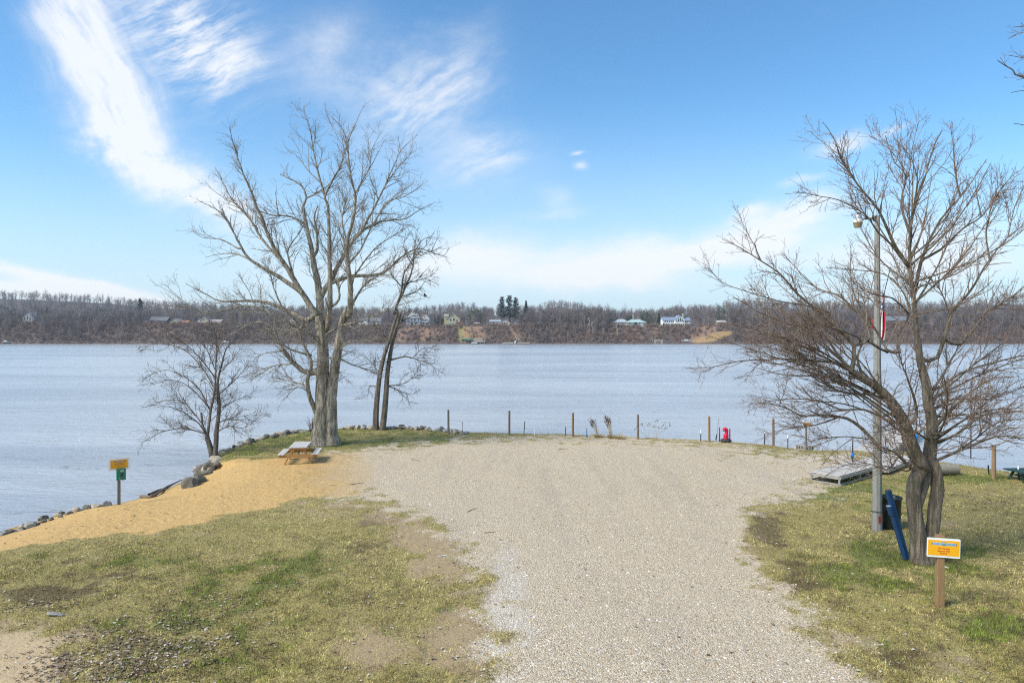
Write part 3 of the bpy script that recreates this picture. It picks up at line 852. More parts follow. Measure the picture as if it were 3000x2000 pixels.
# --- wide tree on the right, beside the lamp post
par_right = dict(dens=[5.4, 6.4, 6.5], t0=[.2, .08, .08], ang=[(14, 44), (18, 52), (30, 75)], up=[.045, .03, .02],
                 len=[1.75, .62, .15], r=[.0125, .0072, .005], rt=.0034, seg=[8, 4, 2], wob=.10, sides=[5, 3, 3])
par_right['trunkpar'] = dict(par_right, dens=[13, 5, 4.5], t0=[.02, .1, .1], ang=[(40, 100), (25, 75), (30, 75)], up=[.0, .0, .0], wob=.2)
right = [
    (z4, [(1364, 1275), (1350, 1120), (1332, 980), (1325, 860), (1348, 765), (1388, 690)], .158, .155, 'base', 0),
    (z4, [(1402, 1270), (1426, 1110), (1446, 980), (1462, 850), (1452, 765), (1424, 680)], .134, .14, 'base', .05),
    (z4, [(1335, 960), (1372, 880), (1395, 810), (1410, 740)], 0.097, 0.099, 'base', .1),
    (z4, [(1385, 720), (1330, 640), (1270, 470), (1200, 350), (1120, 265), (1040, 215), (970, 170)], .185, .075, 'trunk', -.5),
    (z4, [(1410, 720), (1425, 600), (1432, 450), (1410, 350), (1400, 250), (1362, 100), (1352, -20)], .165, .068, 'trunk', .3),
    (z3, [(1432, 1500), (1425, 1300), (1412, 1150), (1390, 1010), (1395, 850), (1403, 700), (1450, 560), (1500, 400), (1545, 260), (1590, 170)], .07, 0.012, 'limb', .5),
    (z3, [(1392, 1020), (1310, 900), (1260, 790), (1200, 660), (1100, 540), (1020, 430), (960, 310), (920, 210), (858, 120)], 0.054, 0.007, 'limb', -.6),
    (z3, [(1290, 880), (1200, 800), (1140, 710), (1080, 660), (960, 600), (840, 577), (695, 545)], 0.032, 0.006, 'limb', -.8),
    (z3, [(960, 320), (880, 260), (790, 190)], 0.014, 0.005, 'limb', None),
    (z3, [(1422, 1160), (1460, 980), (1500, 870), (1580, 720), (1700, 580), (1780, 470), (1860, 350)], 0.054, 0.007, 'limb', .6),
    (z3, [(1700, 580), (1670, 430), (1655, 250), (1635, 110)], 0.022, 0.005, 'limb', None),
    (z3, [(1400, 820), (1340, 620), (1370, 450), (1300, 370), (1240, 200)], 0.032, 0.006, 'limb', None),
    (z3, [(1380, 440), (1270, 290), (1140, 200)], 0.018, 0.005, 'limb', None),
    (z3, [(1405, 690), (1440, 470), (1400, 330), (1450, 110)], 0.029, 0.005, 'limb', None),
    (z3, [(1310, 360), (1335, 230), (1340, 120)], 0.014, 0.005, 'limb', None),
    (z3, [(1470, 960), (1580, 900), (1720, 770), (1830, 700), (1920, 560), (1925, 390)], 0.040, 0.006, 'limb', 1.0),
    (z3, [(1830, 700), (1800, 560), (1790, 430)], 0.018, 0.005, 'limb', None),
    (z4, [(1440, 500), (1540, 390), (1650, 290), (1800, 200)], 0.072, 0.008, 'limb', -1.0),
    (z3, [(1560, 1560), (1650, 1290), (1760, 1160), (1880, 960), (1990, 830), (2100, 735)], 0.054, 0.009, 'limb', .8),
    (z3, [(1880, 960), (1860, 800), (1900, 620), (2000, 470), (2060, 420)], 0.025, 0.006, 'limb', None),
    (z3, [(1700, 1480), (1850, 1300), (2000, 1200), (2150, 1080)], 0.043, 0.01, 'limb', None),
    (z3, [(1640, 1300), (1560, 1120), (1480, 1060)], 0.029, 0.008, 'limb', None),
    (z3, [(1990, 830), (2040, 620), (2100, 500)], 0.018, 0.006, 'limb', None),
    (z3, [(1050, 1490), (940, 1380), (830, 1280), (700, 1170), (600, 1050), (480, 970), (350, 890), (240, 835)], 0.054, 0.007, 'limb', -.5),
    (z3, [(480, 965), (440, 860), (500, 810)], 0.016, 0.005, 'limb', None),
    (z3, [(1150, 1440), (1080, 1300), (950, 1180), (820, 1140), (700, 1020), (610, 920)], 0.036, 0.006, 'limb', .6),
    (z3, [(900, 1290), (740, 1240), (600, 1220), (370, 1150), (240, 1100), (140, 990)], 0.025, 0.005, 'limb', -1.0),
    (z3, [(1080, 1440), (880, 1370), (700, 1370), (500, 1300), (330, 1200)], 0.032, 0.006, 'limb', -1.2),
    (z3, [(1250, 1530), (1200, 1420), (1060, 1200), (1030, 1060), (1030, 870)], 0.036, 0.006, 'limb', 1.0),
    (z3, [(1330, 1530), (1310, 1430), (1390, 1290), (1330, 1130), (1230, 1050), (1000, 1020), (880, 1010)], 0.043, 0.006, 'limb', .8),
    (z3, [(1380, 1290), (1290, 1200), (1150, 1170), (1050, 1110)], 0.029, 0.006, 'limb', -.7),
    (z4, [(1130, 605), (1060, 530), (980, 460), (900, 432), (780, 420), (690, 430), (620, 395), (540, 365), (450, 350)], 0.047, 0.008, 'limb', -.5),
    (z4, [(556, 368), (560, 340), (535, 308)], 0.016, 0.012, 'limb', .1),
    (z4, [(1320, 735), (1220, 640), (1130, 600), (1080, 580)], 0.061, 0.008, 'limb', -.6),
    (z4, [(1000, 195), (900, 130), (750, 110), (600, 100), (480, 105), (330, 112), (150, 150), (0, 148)], 0.040, 0.006, 'limb', -.6),
    (z4, [(1100, 300), (980, 300), (880, 280), (800, 225), (700, 150), (560, 60), (440, 20)], 0.036, 0.006, 'limb', .7),
    (z4, [(1150, 430), (1040, 390), (900, 390), (780, 340), (600, 330), (380, 360)], 0.036, 0.006, 'limb', -1.0),
    (z4, [(900, 430), (760, 480), (600, 500), (480, 530)], 0.022, 0.005, 'limb', .5),
    (z4, [(1060, 560), (940, 545), (780, 560), (640, 600)], 0.022, 0.005, 'limb', -.6),
    (z4, [(970, 170), (880, 60), (800, -60), (700, -200)], 0.043, 0.008, 'limb', .3),
    (z4, [(960, 165), (800, 60), (600, -20), (300, -60)], 0.032, 0.006, 'limb', -1.3),
    (z4, [(1040, 215), (1000, 90), (1040, 0), (1020, -60)], 0.036, 0.012, 'limb', .8),
    (z4, [(1180, 735), (1060, 700), (900, 720), (800, 790)], 0.016, 0.005, 'limb', -1.0),
    (z4, [(1290, 745), (1170, 715), (1100, 725)], 0.022, 0.012, 'limb', -.3),
    (z4, [(1440, 690), (1560, 640), (1680, 590), (1800, 545), (1960, 555), (2100, 640)], 0.050, 0.008, 'limb', -.8),
    (z4, [(1560, 640), (1680, 560), (1800, 470), (1960, 440)], 0.029, 0.007, 'limb', .7),
    (z4, [(1430, 600), (1560, 540), (1740, 420), (1960, 400), (2150, 440)], 0.036, 0.007, 'limb', -1.0),
    (z4, [(1480, 260), (1600, 180), (1750, 130), (1960, 80), (2150, 60)], 0.043, 0.008, 'limb', .6),
    (z4, [(1420, 300), (1500, 180), (1570, 60), (1600, -60)], 0.050, 0.008, 'limb', .5),
    (z4, [(1420, 400), (1560, 330), (1760, 330), (1960, 260)], 0.032, 0.007, 'limb', 1.3),
    (z4, [(1290, 480), (1340, 430), (1330, 330), (1270, 150), (1230, 30)], 0.058, 0.008, 'limb', -1.0),
    (z4, [(1400, 560), (1340, 520), (1240, 500), (1100, 520)], 0.029, 0.008, 'limb', -2.0),
    (z4, [(1440, 560), (1500, 470), (1520, 330), (1500, 200)], 0.036, 0.01, 'limb', -2.0),
    (z4, [(1400, 480), (1440, 380), (1380, 250), (1420, 120)], 0.036, 0.01, 'limb', 2.2),
]
par_right['fanpar'] = dict(par_right, dens=[4.6, 5.5, 5.5], t0=[.3, .1, .08], len=[1.3, .5, .15])
# more boughs of the same fan, between the traced ones
Rf = np.random.default_rng(8)
lead = [(1330, 640), (1270, 470), (1200, 350), (1120, 265), (1040, 215), (970, 170)]
for i in range(14):
    t = Rf.uniform(0, 5); k_ = int(t); a_ = np.array(lead[k_])*(1-t+k_)+np.array(lead[min(k_+1, 5)])*(t-k_)
    end = np.array([Rf.uniform(60, 700), Rf.uniform(-380, 330)]) if True else np.array([Rf.uniform(450, 700), Rf.uniform(520, 620)])
    m1 = a_*.62+end*.38+np.array([0, -Rf.uniform(20, 80)]); m2 = a_*.28+end*.72+np.array([0, -Rf.uniform(0, 60)])
    right.append((z4, [tuple(a_), tuple(m1), tuple(m2), tuple(end)], Rf.uniform(.022, .04), .005, 'fan', Rf.uniform(-1.8, 1.8)))
leadr = [(1440, 640), (1445, 500), (1440, 380), (1420, 260)]
for i in range(11):
    t = Rf.uniform(0, 3); k_ = int(t); a_ = np.array(leadr[k_])*(1-t+k_)+np.array(leadr[min(k_+1, 3)])*(t-k_)
    end = np.array([Rf.uniform(1650, 2200), Rf.uniform(-200, 600)])
    m1 = a_*.62+end*.38+np.array([0, -Rf.uniform(20, 90)]); m2 = a_*.28+end*.72+np.array([0, -Rf.uniform(0, 70)])
    right.append((z4, [tuple(a_), tuple(m1), tuple(m2), tuple(end)], Rf.uniform(.02, .036), .005, 'fan', Rf.uniform(-1.8, 1.8)))
up3 = [(1432, 1400), (1420, 1250), (1410, 1130), (1392, 1000), (1396, 850)]
for i in range(13):
    t = Rf.uniform(0, 4); k_ = int(t); a_ = np.array(up3[k_])*(1-t+k_)+np.array(up3[min(k_+1, 4)])*(t-k_)
    an = math.radians(Rf.uniform(-78, 78)); L_ = Rf.uniform(500, 950) if abs(an) > .6 else Rf.uniform(500, 1000)
    end = a_+np.array([math.sin(an)*L_, -math.cos(an)*L_*.95]); end[1] = max(end[1], 230+abs(end[0]-1500)*.35)
    m1 = a_*.6+end*.4+np.array([math.sin(an)*70, 30]); m2 = a_*.28+end*.72+np.array([math.sin(an)*50, 20])
    right.append((z3, [tuple(a_), tuple(m1), tuple(m2), tuple(end)], Rf.uniform(.022, .036), .005, 'fan', Rf.uniform(-2.2, 2.2)))
traced_tree('bare_tree', 'wide bare tree with two joined trunks beside the concrete lamp post', (2700, 1648), right, par_right, M_bark_right, M_twig_right, 21, .3)

# --- tree standing outside the view on the right; a few branch ends reach in
edge_l = [
    (lambda p: p, [(3330, 1720), (3320, 1300), (3300, 900), (3290, 500)], .26, .16, 'base', 0),
    (lambda p: p, [(3290, 520), (3280, 250), (3290, 0), (3300, -150)], .16, .04, 'trunk', 0),
    (lambda p: p, [(3285, 400), (3150, 240), (3000, 228), (2965, 205), (2923, 178)], .07, .008, 'limb', -.5),
    (lambda p: p, [(3285, 330), (3120, 160), (3020, 172), (2955, 162)], .05, .006, 'limb', .3),
    (lambda p: p, [(3285, 250), (3120, 110), (3010, 92), (2955, 115)], .05, .006, 'limb', .3),
    (lambda p: p, [(3285, 240), (3130, 60), (3010, 75), (2968, 80)], .05, .006, 'limb', -.3),
    (lambda p: p, [(3285, 480), (3130, 260), (3010, 264), (2962, 272)], .05, .006, 'limb', .6),
    (lambda p: p, [(3288, 540), (3140, 390), (3010, 368), (2970, 362)], .05, .006, 'limb', -.4),
    (lambda p: p, [(3290, 600), (3450, 350), (3560, 300)], .08, .01, 'limb', .3),
    (lambda p: p, [(3285, 300), (3420, 100), (3500, 0)], .07, .01, 'limb', -.3),
]
par_edge = dict(par_right, tip=.6, dens=[5.0, 6, 5], len=[.6, .34, .15], up=[.03, .02, .0])
traced_tree('bare_tree', 'bare tree at the far right of which only branch tips show against the sky', (3330, 1720), edge_l, par_edge, M_bark_right, M_twig_right, 33, .2)
# ------------------------------------------------------------------ objects on the near shore
M_wood_new = simple("wood_ochre", (0.27, 0.165, 0.075), 0.75, .35, 3, .25, (18, 18, 1.2))
M_wood_table = simple("wood_table", (0.38, 0.20, 0.065), 0.7, .3, 4, .2, (1.5, 14, 14))
M_wood_grey = simple("wood_weathered", (0.47, 0.45, 0.43), 0.8, .3, 4, .3, (16, 1.2, 16), col2=(0.62, 0.60, 0.58))
M_wood_post = simple("wood_post_brown", (0.20, 0.14, 0.085), 0.85, .4, 3, .4, (14, 14, 1.5))
M_wood_postl = simple("wood_post_pale", (0.25, 0.165, 0.09), 0.85, .4, 3, .4, (14, 14, 1.5))
M_wood_postg = simple("wood_post_grey", (0.21, 0.18, 0.14), 0.85, .35, 3, .4, (14, 14, 1.5))
M_dock = simple("dock_board", (0.42, 0.39, 0.35), 0.85, .3, 5, .3, (3, 3, 3), col2=(0.60, 0.57, 0.52))
M_dockframe = simple("dock_frame", (0.30, 0.29, 0.26), 0.7, .3, 5, .2)
M_white = simple("white_sign_board", (0.80, 0.80, 0.80), 0.45, .06, 5)
M_orange = simple("orange_sign_face", (0.86, 0.42, 0.008), 0.5, .05, 3)
M_orange2 = simple("orange_sign_faded", (0.78, 0.36, 0.015), 0.55, .12, 4)
M_red = simple("red_paint", (0.55, 0.006, 0.045), 0.45, .25, 5)
M_redtxt = simple("red_lettering", (0.55, 0.045, 0.02), 0.6, .05)
M_bluetxt = simple("blue_lettering", (0.02, 0.16, 0.36), 0.6, .05)
M_paleblue = simple("pale_blue_band", (0.42, 0.60, 0.72), 0.6, .05)
M_greenlogo = simple("green_logo", (0.10, 0.36, 0.24), 0.6, .05)
M_yellow = simple("yellow_logo", (0.85, 0.55, 0.03), 0.6, .05)
M_greenbox = simple("green_plastic", (0.012, 0.19, 0.12), 0.4, .12, 4)
M_blueplastic_tint = simple("blue_plastic_and_tint", (0.012, 0.10, 0.30), 0.4, .12, 4)  # blue stakes, and the reflected tint painted on the dispenser's side
M_black = simple("black_plastic", (0.02, 0.022, 0.024), 0.5, .3, 5)
M_binmat = simple("dark_green_bin", (0.010, 0.022, 0.017), 0.42, .4, 3)
M_rubber = simple("rubber_black", (0.03, 0.032, 0.036), 0.7, .3, 8, .3)
M_concrete = simple("concrete_pole", (0.26, 0.258, 0.235), 0.85, .28, 3, .25, (3, 3, .8))
M_metal = simple("grey_metal", (0.36, 0.37, 0.39), 0.45, .15, 4, metal=.4)
M_dkmetal = simple("dark_metal", (0.035, 0.035, 0.04), 0.5, .3, 5, metal=.4)
M_lens = simple("lamp_lens_ochre", (0.25, 0.21, 0.115), 0.35, .25, 9)
M_bluepaint = simple("blue_painted_timber", (0.006, 0.05, 0.14), 0.6, .3, 4, .2, (8, 8, 1.5))
M_bluebright = simple("blue_cap", (0.012, 0.20, 0.62), 0.5, .15, 4)
M_rock = [simple("rock_grey", (0.30, 0.285, 0.255), 0.9, .4, 5, .6, col2=(0.42, 0.40, 0.36)),
          simple("rock_tan", (0.34, 0.28, 0.20), 0.9, .4, 5, .6, col2=(0.52, 0.45, 0.34)),
          simple("rock_dark", (0.085, 0.078, 0.06), 0.9, .4, 5, .6, col2=(0.20, 0.18, 0.14))]
M_stick = simple("dry_stick", (0.19, 0.14, 0.095), 0.9, .4, 10)
M_drift = simple("driftwood", (0.17, 0.125, 0.09), 0.9, .4, 4, .5, (3, 12, 12))
M_drygrass = simple("dry_grass_stem", (0.42, 0.33, 0.17), 0.9, .35, 4)
M_dryhead = simple("dry_seed_head", (0.16, 0.11, 0.075), 0.9, .4, 6)
M_darkgreen = simple("dark_green_paint", (0.008, 0.035, 0.016), 0.55, .3, 4)


def rrect(w, h, r, n=5):
    p = []
    for cx, cy, a0 in ((w/2-r, h/2-r, 0), (-w/2+r, h/2-r, 90), (-w/2+r, -h/2+r, 180), (w/2-r, -h/2+r, 270)):
        for i in range(n+1):
            a = math.radians(a0+90*i/n); p.append((cx+r*math.cos(a), cy+r*math.sin(a)))
    return p


def plate(mb, pts, cx, cz, y0, y1):
    """extruded outline standing in the xz plane, front at y0 (toward -y), back at y1"""
    n = len(pts)
    vs = [(cx+a, y0, cz+b) for a, b in pts]+[(cx+a, y1, cz+b) for a, b in pts]
    fs = [tuple(range(n)), tuple(range(2*n-1, n-1, -1))]+[(i, i+n, (i+1) % n+n, (i+1) % n) for i in range(n)]
    return mb.add(vs, fs)


def text_obj(name, body, size, mat, parent, loc, rot=(math.radians(90), 0, 0), sx=1.0, align='CENTER', bold=0.0):
    cu = bpy.data.curves.new('lettering_curve', 'FONT'); cu.body = body; cu.size = size
    cu.align_x = align; cu.align_y = 'CENTER'; cu.extrude = 0.0006; cu.offset = bold
    t = bpy.data.objects.new('lettering_tmp', cu); C.objects.link(t)
    bpy.context.view_layer.update()
    me = bpy.data.meshes.new_from_object(t.evaluated_get(bpy.context.evaluated_depsgraph_get()))
    bpy.data.objects.remove(t); me.materials.clear(); me.materials.append(mat)
    o = link(name, me, parent, loc, rot); o.scale = (sx, 1, 1)
    return o


# ---- yellow "no parking" sign on its post
def sign_board(root, w, h, cz, yf, face, fw=.945, fh=.80):
    """white board with orange face; yf is the front plane"""
    b = MB(); plate(b, rrect(w, h, .022), 0, cz, yf, yf+.012); board = b.build('board', M_white, root)
    f = MB(); plate(f, rrect(w*fw, h*fh, .006), 0, cz-.004*h, yf-.0035, yf-.0005); f.build('face_panel', face, board)
    return board


g = G(2753, 1777)
rt = empty('notice_sign', g, 'yellow sign reading no parking beyond this point on a squared timber post', 'sign', rz=math.radians(-9))
Yd = g.y
b = MB(); b.box((0, 0, .66), (.135, .135, 1.56)); b.build('post', M_wood_new, rt, bevel=.008)
bz = H-(1600-HZ)/F*Yd-g.z
bd = sign_board(rt, .615, .385, bz, -.092, M_orange)
bd.rotation_euler = (0, math.radians(1.6), 0)
def on_board(o): o.parent = bd; return o
by = -.0965
bb = MB(); plate(bb, rrect(.44, .052, .02), 0.005, bz+.078, by-.0012, by); bb.build('title_band', M_paleblue, bd)
text_obj('title_lettering', "INDIAN", .058, M_bluetxt, bd, (-.135, by-.002, bz+.078), sx=.95, bold=.0008)
text_obj('title_lettering', "SHORES", .058, M_bluetxt, bd, (.145, by-.002, bz+.076), sx=.95, bold=.0008)
def disc(name, r, z0, y0, mat, half=None):
    m_ = MB()
    n = 28; pts = [(r*math.cos(2*math.pi*i/n), r*math.sin(2*math.pi*i/n)) for i in range(n)]
    if half == 'top': pts = [p for p in pts if p[1] >= -1e-6]
    if half == 'low': pts = [p for p in pts if p[1] <= 1e-6]
    plate(m_, pts, 0.0, z0, y0-.0012, y0); return m_.build(name, mat, bd)
disc('logo_ring', .046, bz+.088, by-.0015, M_paleblue)
disc('logo_ring', .038, bz+.088, by-.003, M_bluetxt)
disc('logo_sun', .027, bz+.088, by-.0045, M_yellow, 'top')
disc('logo_water', .027, bz+.088, by-.0045, M_greenlogo, 'low')
text_obj('red_lettering', "NO Parking", .045, M_redtxt, bd, (0, by-.001, bz-.012), bold=.0004)
text_obj('red_lettering', "Beyond This", .045, M_redtxt, bd, (0, by-.001, bz-.062), bold=.0004)
text_obj('red_lettering', "POINT", .045, M_redtxt, bd, (0, by-.001, bz-.110), bold=.0004)
bpy.data.meshes.remove(bpy.data.meshes.new('x'))

# ---- beach sign with the green bag box
g = G(348, 1478); Yd = g.y; k = Yd/F
rt = empty('beach_sign', g, 'orange notice above a green dispenser box on a post in the sand', 'sign', rz=math.radians(40))
b = MB(); b.box((0, 0, (1478-1343)*k/2-.15), (.095, .095, (1478-1343)*k+.3)); b.build('post', M_wood_postg, rt, bevel=.006)
bz = (1478-1358)*k
bd = sign_board(rt, .64, .40, bz, -.066, M_orange2, .80, .72)
by = -.0705
bb = MB(); bb.box((.02, by-.001, bz+.085), (.34, .002, .03)); bb.build('title_band', M_bluetxt, bd)
text_obj('notice_lettering', "INDIAN SHORES", .034, M_paleblue, bd, (.02, by-.0035, bz+.085), bold=.0004)
for zz, w_, s_ in ((.02, .2, .02), (-.015, .3, .014), (-.085, .09, .02)):
    bb = MB()
    x_ = -w_/2
    r_ = np.random.default_rng(int(w_*100))
    while x_ < w_/2:
        l = r_.uniform(.02, .05); bb.box((x_+l/2, by-.001, bz+zz), (l, .002, s_)); x_ += l+.01
    bb.build('faded_lettering', M_wood_post, bd)
bb = MB(); bb.box((.045, -.10, (1478-1388)*k), (.27, .10, .385)); bx = bb.build('dispenser_box', M_greenbox, rt, bevel=.01)
bb = MB(); bb.box((.045+.1365, -.10, (1478-1388)*k), (.004, .098, .37)); bb.build('side_reflected_tint', M_blueplastic_tint, bx)  # thin blue sheet: reflected tint on the green box put in as colour
bb = MB(); bb.box((.065, -.153, (1478-1390)*k), (.075, .006, .10)); bb.build('slot', M_black, bx)
bb = MB(); bb.box((.055, -.1515, (1478-1400)*k), (.09, .003, .02)); bb.build('slot', M_black, bx)
bb = MB()
for i, (dx_, dz_, w_) in enumerate(((.0, .13, .12), (.0, .105, .10), (.02, .16, .03))): bb.box((.07+dx_*.3, -.1515, (1478-1388)*k+dz_), (w_, .002, .012))
bb.build('white_lettering', M_white, bx)
bb = MB(); bb.bar((.0, -.13, (1478-1404)*k), (.0, -.15, (1478-1400)*k+.03), .02, .01); bb.bar((.0, -.152, (1478-1404)*k), (.05, -.152, (1478-1403)*k), .012, .016); bb.build('bag_tip', M_white, bx)

# ---- small tattered sign by the blocks
g = G(2361, 1317); Yd = g.y; k = Yd/F
rt = empty('notice_sign', g, 'small tattered yellow sign on a thin grey post by the concrete blocks', 'sign', rz=math.radians(14))
b = MB(); b.box((0, 0, (1317-1245)*k/2-.1), (.075, .075, (1317-1245)*k+.2)); b.build('post', M_wood_postg, rt, bevel=.005)
bz = (1317-1240)*k
b = MB(); plate(b, [(-.22, .10), (-.23, -.09), (-.16, -.13), (.16, -.13), (.24, -.11), (.22, -.02), (.25, .06), (.16, .04), (.1, .12), (-.06, .09), (-.12, .13)], 0, bz, -.062, -.05)
bd = b.build('board', M_white, rt)
b = MB(); plate(b, [(-.195, .09), (-.20, -.06), (-.14, -.10), (.15, -.10), (.20, -.03), (.21, .05), (.12, .03), (.02, .07), (-.06, .05), (-.12, .10)], 0, bz, -.066, -.0625)
b.build('face_panel', M_orange, bd)

# ---- row of timber posts along the shore
POSTS = [(1314, 1200, 1273, 'leftmost timber post of the shore row with a darker grey top', M_wood_postg),
         (1492, 1203, 1274, 'timber post of the shore row between the slim leaning stake and the leftmost post', M_wood_post),
         (1678, 1209, 1279, 'timber post of the shore row just left of the tall dry grass tufts', M_wood_post),
         (1869, 1214, 1286, 'timber post of the shore row beside the thin dry seed stalks', M_wood_post),
         (2078, 1219, 1294, 'timber post of the shore row just left of the red stakes', M_wood_postl),
         (2266, 1225, 1306, 'timber post of the shore row behind the lowest left branches of the wide tree', M_wood_post),
         (2911, 1303, 1403, 'thick round timber post on the grass at the far right shore', M_wood_postl)]
for i, (px, pt, pb, lab, mt) in enumerate(POSTS):
    g = G(px, pb); k = g.y/F; h = (pb-pt)*k
    b = MB(); r_ = .058 if i < 6 else .072
    b.cyl((0, 0, -.2), (0, 0, h-.02), r_*1.04, r_, 14, False); b.cyl((0, 0, h-.02), (0, 0, h), r_, r_*.75, 14)
    o = b.build('shore_post', mt, None, loc=g, rot=(0.01*((i*7) % 3-1), 0.008*((i*5) % 3-1), i*.7))
    tag(o, lab, 'post', 'timber posts along the shore')

# ---- slim stakes
def stake(px, pt, pb, r_, mat, lab, lean=0.0, white=0, name='stake'):
    g = G(px, pb); k = g.y/F; h = (pb-pt)*k
    root = empty(name, g, lab, 'stake', 'slim stakes along the shore')
    b = MB(); hw = h*(1-white); b.cyl((0, 0, -.1), (lean*hw, 0, hw), r_, r_, 8); b.build('shaft', mat, root)
    if white:
        b = MB(); b.cyl((lean*hw, 0, hw), (lean*h, 0, h), r_*1.08, r_*.9, 8); b.build('white_tip', M_white, root)
    return root
stake(1452, 1263, 1275, .02, M_metal, 'very short grey stake between the two leftmost timber posts', .12)
stake(1534, 1233, 1274, .022, M_dkmetal, 'slim dark stake leaning right beside the second timber post', .09)
stake(1566, 1257, 1275, .018, M_white, 'short white stake at the crest of the grass between posts')
stake(1657, 1250, 1276, .022, M_dkmetal, 'short dark blue stake just left of the post by the dry grass tufts')
rs = stake(1719, 1254, 1280, .02, M_blueplastic_tint, 'short blue stake with a wider foot left of the first dry grass tuft')
b = MB(); b.cyl((0, 0, 0), (0, 0, .12), .05, .03, 10); b.build('foot', M_blueplastic_tint, rs)
stake(2053, 1257, 1292, .024, M_dkmetal, 'black stake with a white tip left of the post by the red stakes', 0, .35)
stake(2240, 1265, 1302, .026, M_dkmetal, 'black stake with a short white tip left of the branch-covered post', 0, .12)
stake(2308, 1268, 1308, .024, M_dkmetal, 'black stake with a long white tip between the branch-covered post and tattered sign', 0, .3)
stake(2898, 1362, 1391, .026, M_dkmetal, 'plain black stake leaning beside the thick round post', -.10)
stake(2985, 1365, 1405, .028, M_dkmetal, 'black stake with a long pale tip by the dark green table', -.05, .32)
g = G(1355, 1273); k = g.y/F
rt = empty('stake', g, 'thin wire stake with a small crossbar right of the leftmost timber post', 'stake', 'slim stakes along the shore')
b = MB(); b.cyl((0, 0, -.05), (0, 0, 36*k), .012, .012, 6); b.build('shaft', M_dkmetal, rt)
b = MB(); b.cyl((-.07, 0, 35.5*k), (.05, 0, 35.5*k), .012, .012, 6); b.build('crossbar', M_dkmetal, rt)
# thin leaning rod with a pale foot
g = G(2099, 1294); k = g.y/F
rt = empty('leaning_pole', g, 'thin grey pole with a dark grip leaning beside the left red stake', 'pole')
b = MB(); b.cyl((0, 0, .18), (.115, 0, 68*k), .022, .017, 8); b.build('shaft', M_metal, rt)
b = MB(); b.cyl((-.03, 0, .10), (.02, 0, .38), .034, .03, 8); b.build('grip', M_dkmetal, rt)
b = MB(); b.cyl((0.02, 0, -.05), (-.02, 0, .12), .05, .035, 10); b.build('foot', M_metal, rt)

# ---- red stakes, red figure, tyre
for px, pt, pb, lab in ((2108, 1252, 1293, 'left one of two crimson stakes, beside the thin grey pole'), (2138, 1255, 1294, 'right one of two crimson stakes, against the red figure')):
    g = G(px, pb); k = g.y/F; h = (pb-pt)*k
    b = MB(); b.box((0, 0, h/2-.1), (.055, .045, h+.2))
    tag(b.build('red_stake', M_red, None, loc=g, bevel=.006), lab, 'stake', 'crimson stakes')
g = G(2130, 1296); k = g.y/F
rt = empty('red_figure', g+Vector((0, .18, 0)), 'glossy red animal-like figure with ribbed body and beaked head above a black tyre', 'figure')
b = MB(); b.lathe([(.001, 0), (.125, 0), (.13, .08), (.122, .10), (.132, .12), (.13, .17), (.122, .19), (.132, .21), (.13, .25), (.122, .27), (.13, .29), (.125, .33), (.09, .36), (.001, .36)], (0, 0, .06), 20)
b.build('ribbed_body', M_red, rt, smooth=True)
T = Tubes(); T.add(crom([(.025, 0, .38), (.035, 0, .5), (.03, 0, .6), (-.02, 0, .66), (-.08, 0, .65), (-.13, 0, .60), (-.165, 0, .585)], .02), np.interp(np.linspace(0, 1, len(crom([(.025, 0, .38), (.035, 0, .5), (.03, 0, .6), (-.02, 0, .66), (-.08, 0, .65), (-.13, 0, .60), (-.165, 0, .585)], .02))), [0, .3, .6, .75, .9, 1], [.085, .085, .095, .105, .075, .006]), 14)
hd = link('neck_and_head', T.mesh('neck_and_head', [M_red]), rt)
b = MB(); b.cyl((-.155, 0, .585), (-.20, 0, .578), .018, .003, 8); b.build('beak', M_dkmetal, hd)
b = MB(); R_, r_ = .17, .085
vs = []; fs = []
for i in range(24):
    for j in range(10):
        a = 2*math.pi*i/24; c_ = 2*math.pi*j/10
        vs.append(((R_+r_*math.cos(c_))*math.cos(a)*1.12, (R_+r_*math.cos(c_))*math.sin(a), .075+r_*math.sin(c_)))
        fs.append((i*10+j, ((i+1) % 24)*10+j, ((i+1) % 24)*10+(j+1) % 10, i*10+(j+1) % 10))
b.add(vs, fs)
tag(b.build('old_tyre', M_rubber, None, loc=g+Vector((0, .18, 0)), smooth=True), 'black tyre lying half sunk in grass under the red figure', 'tyre')

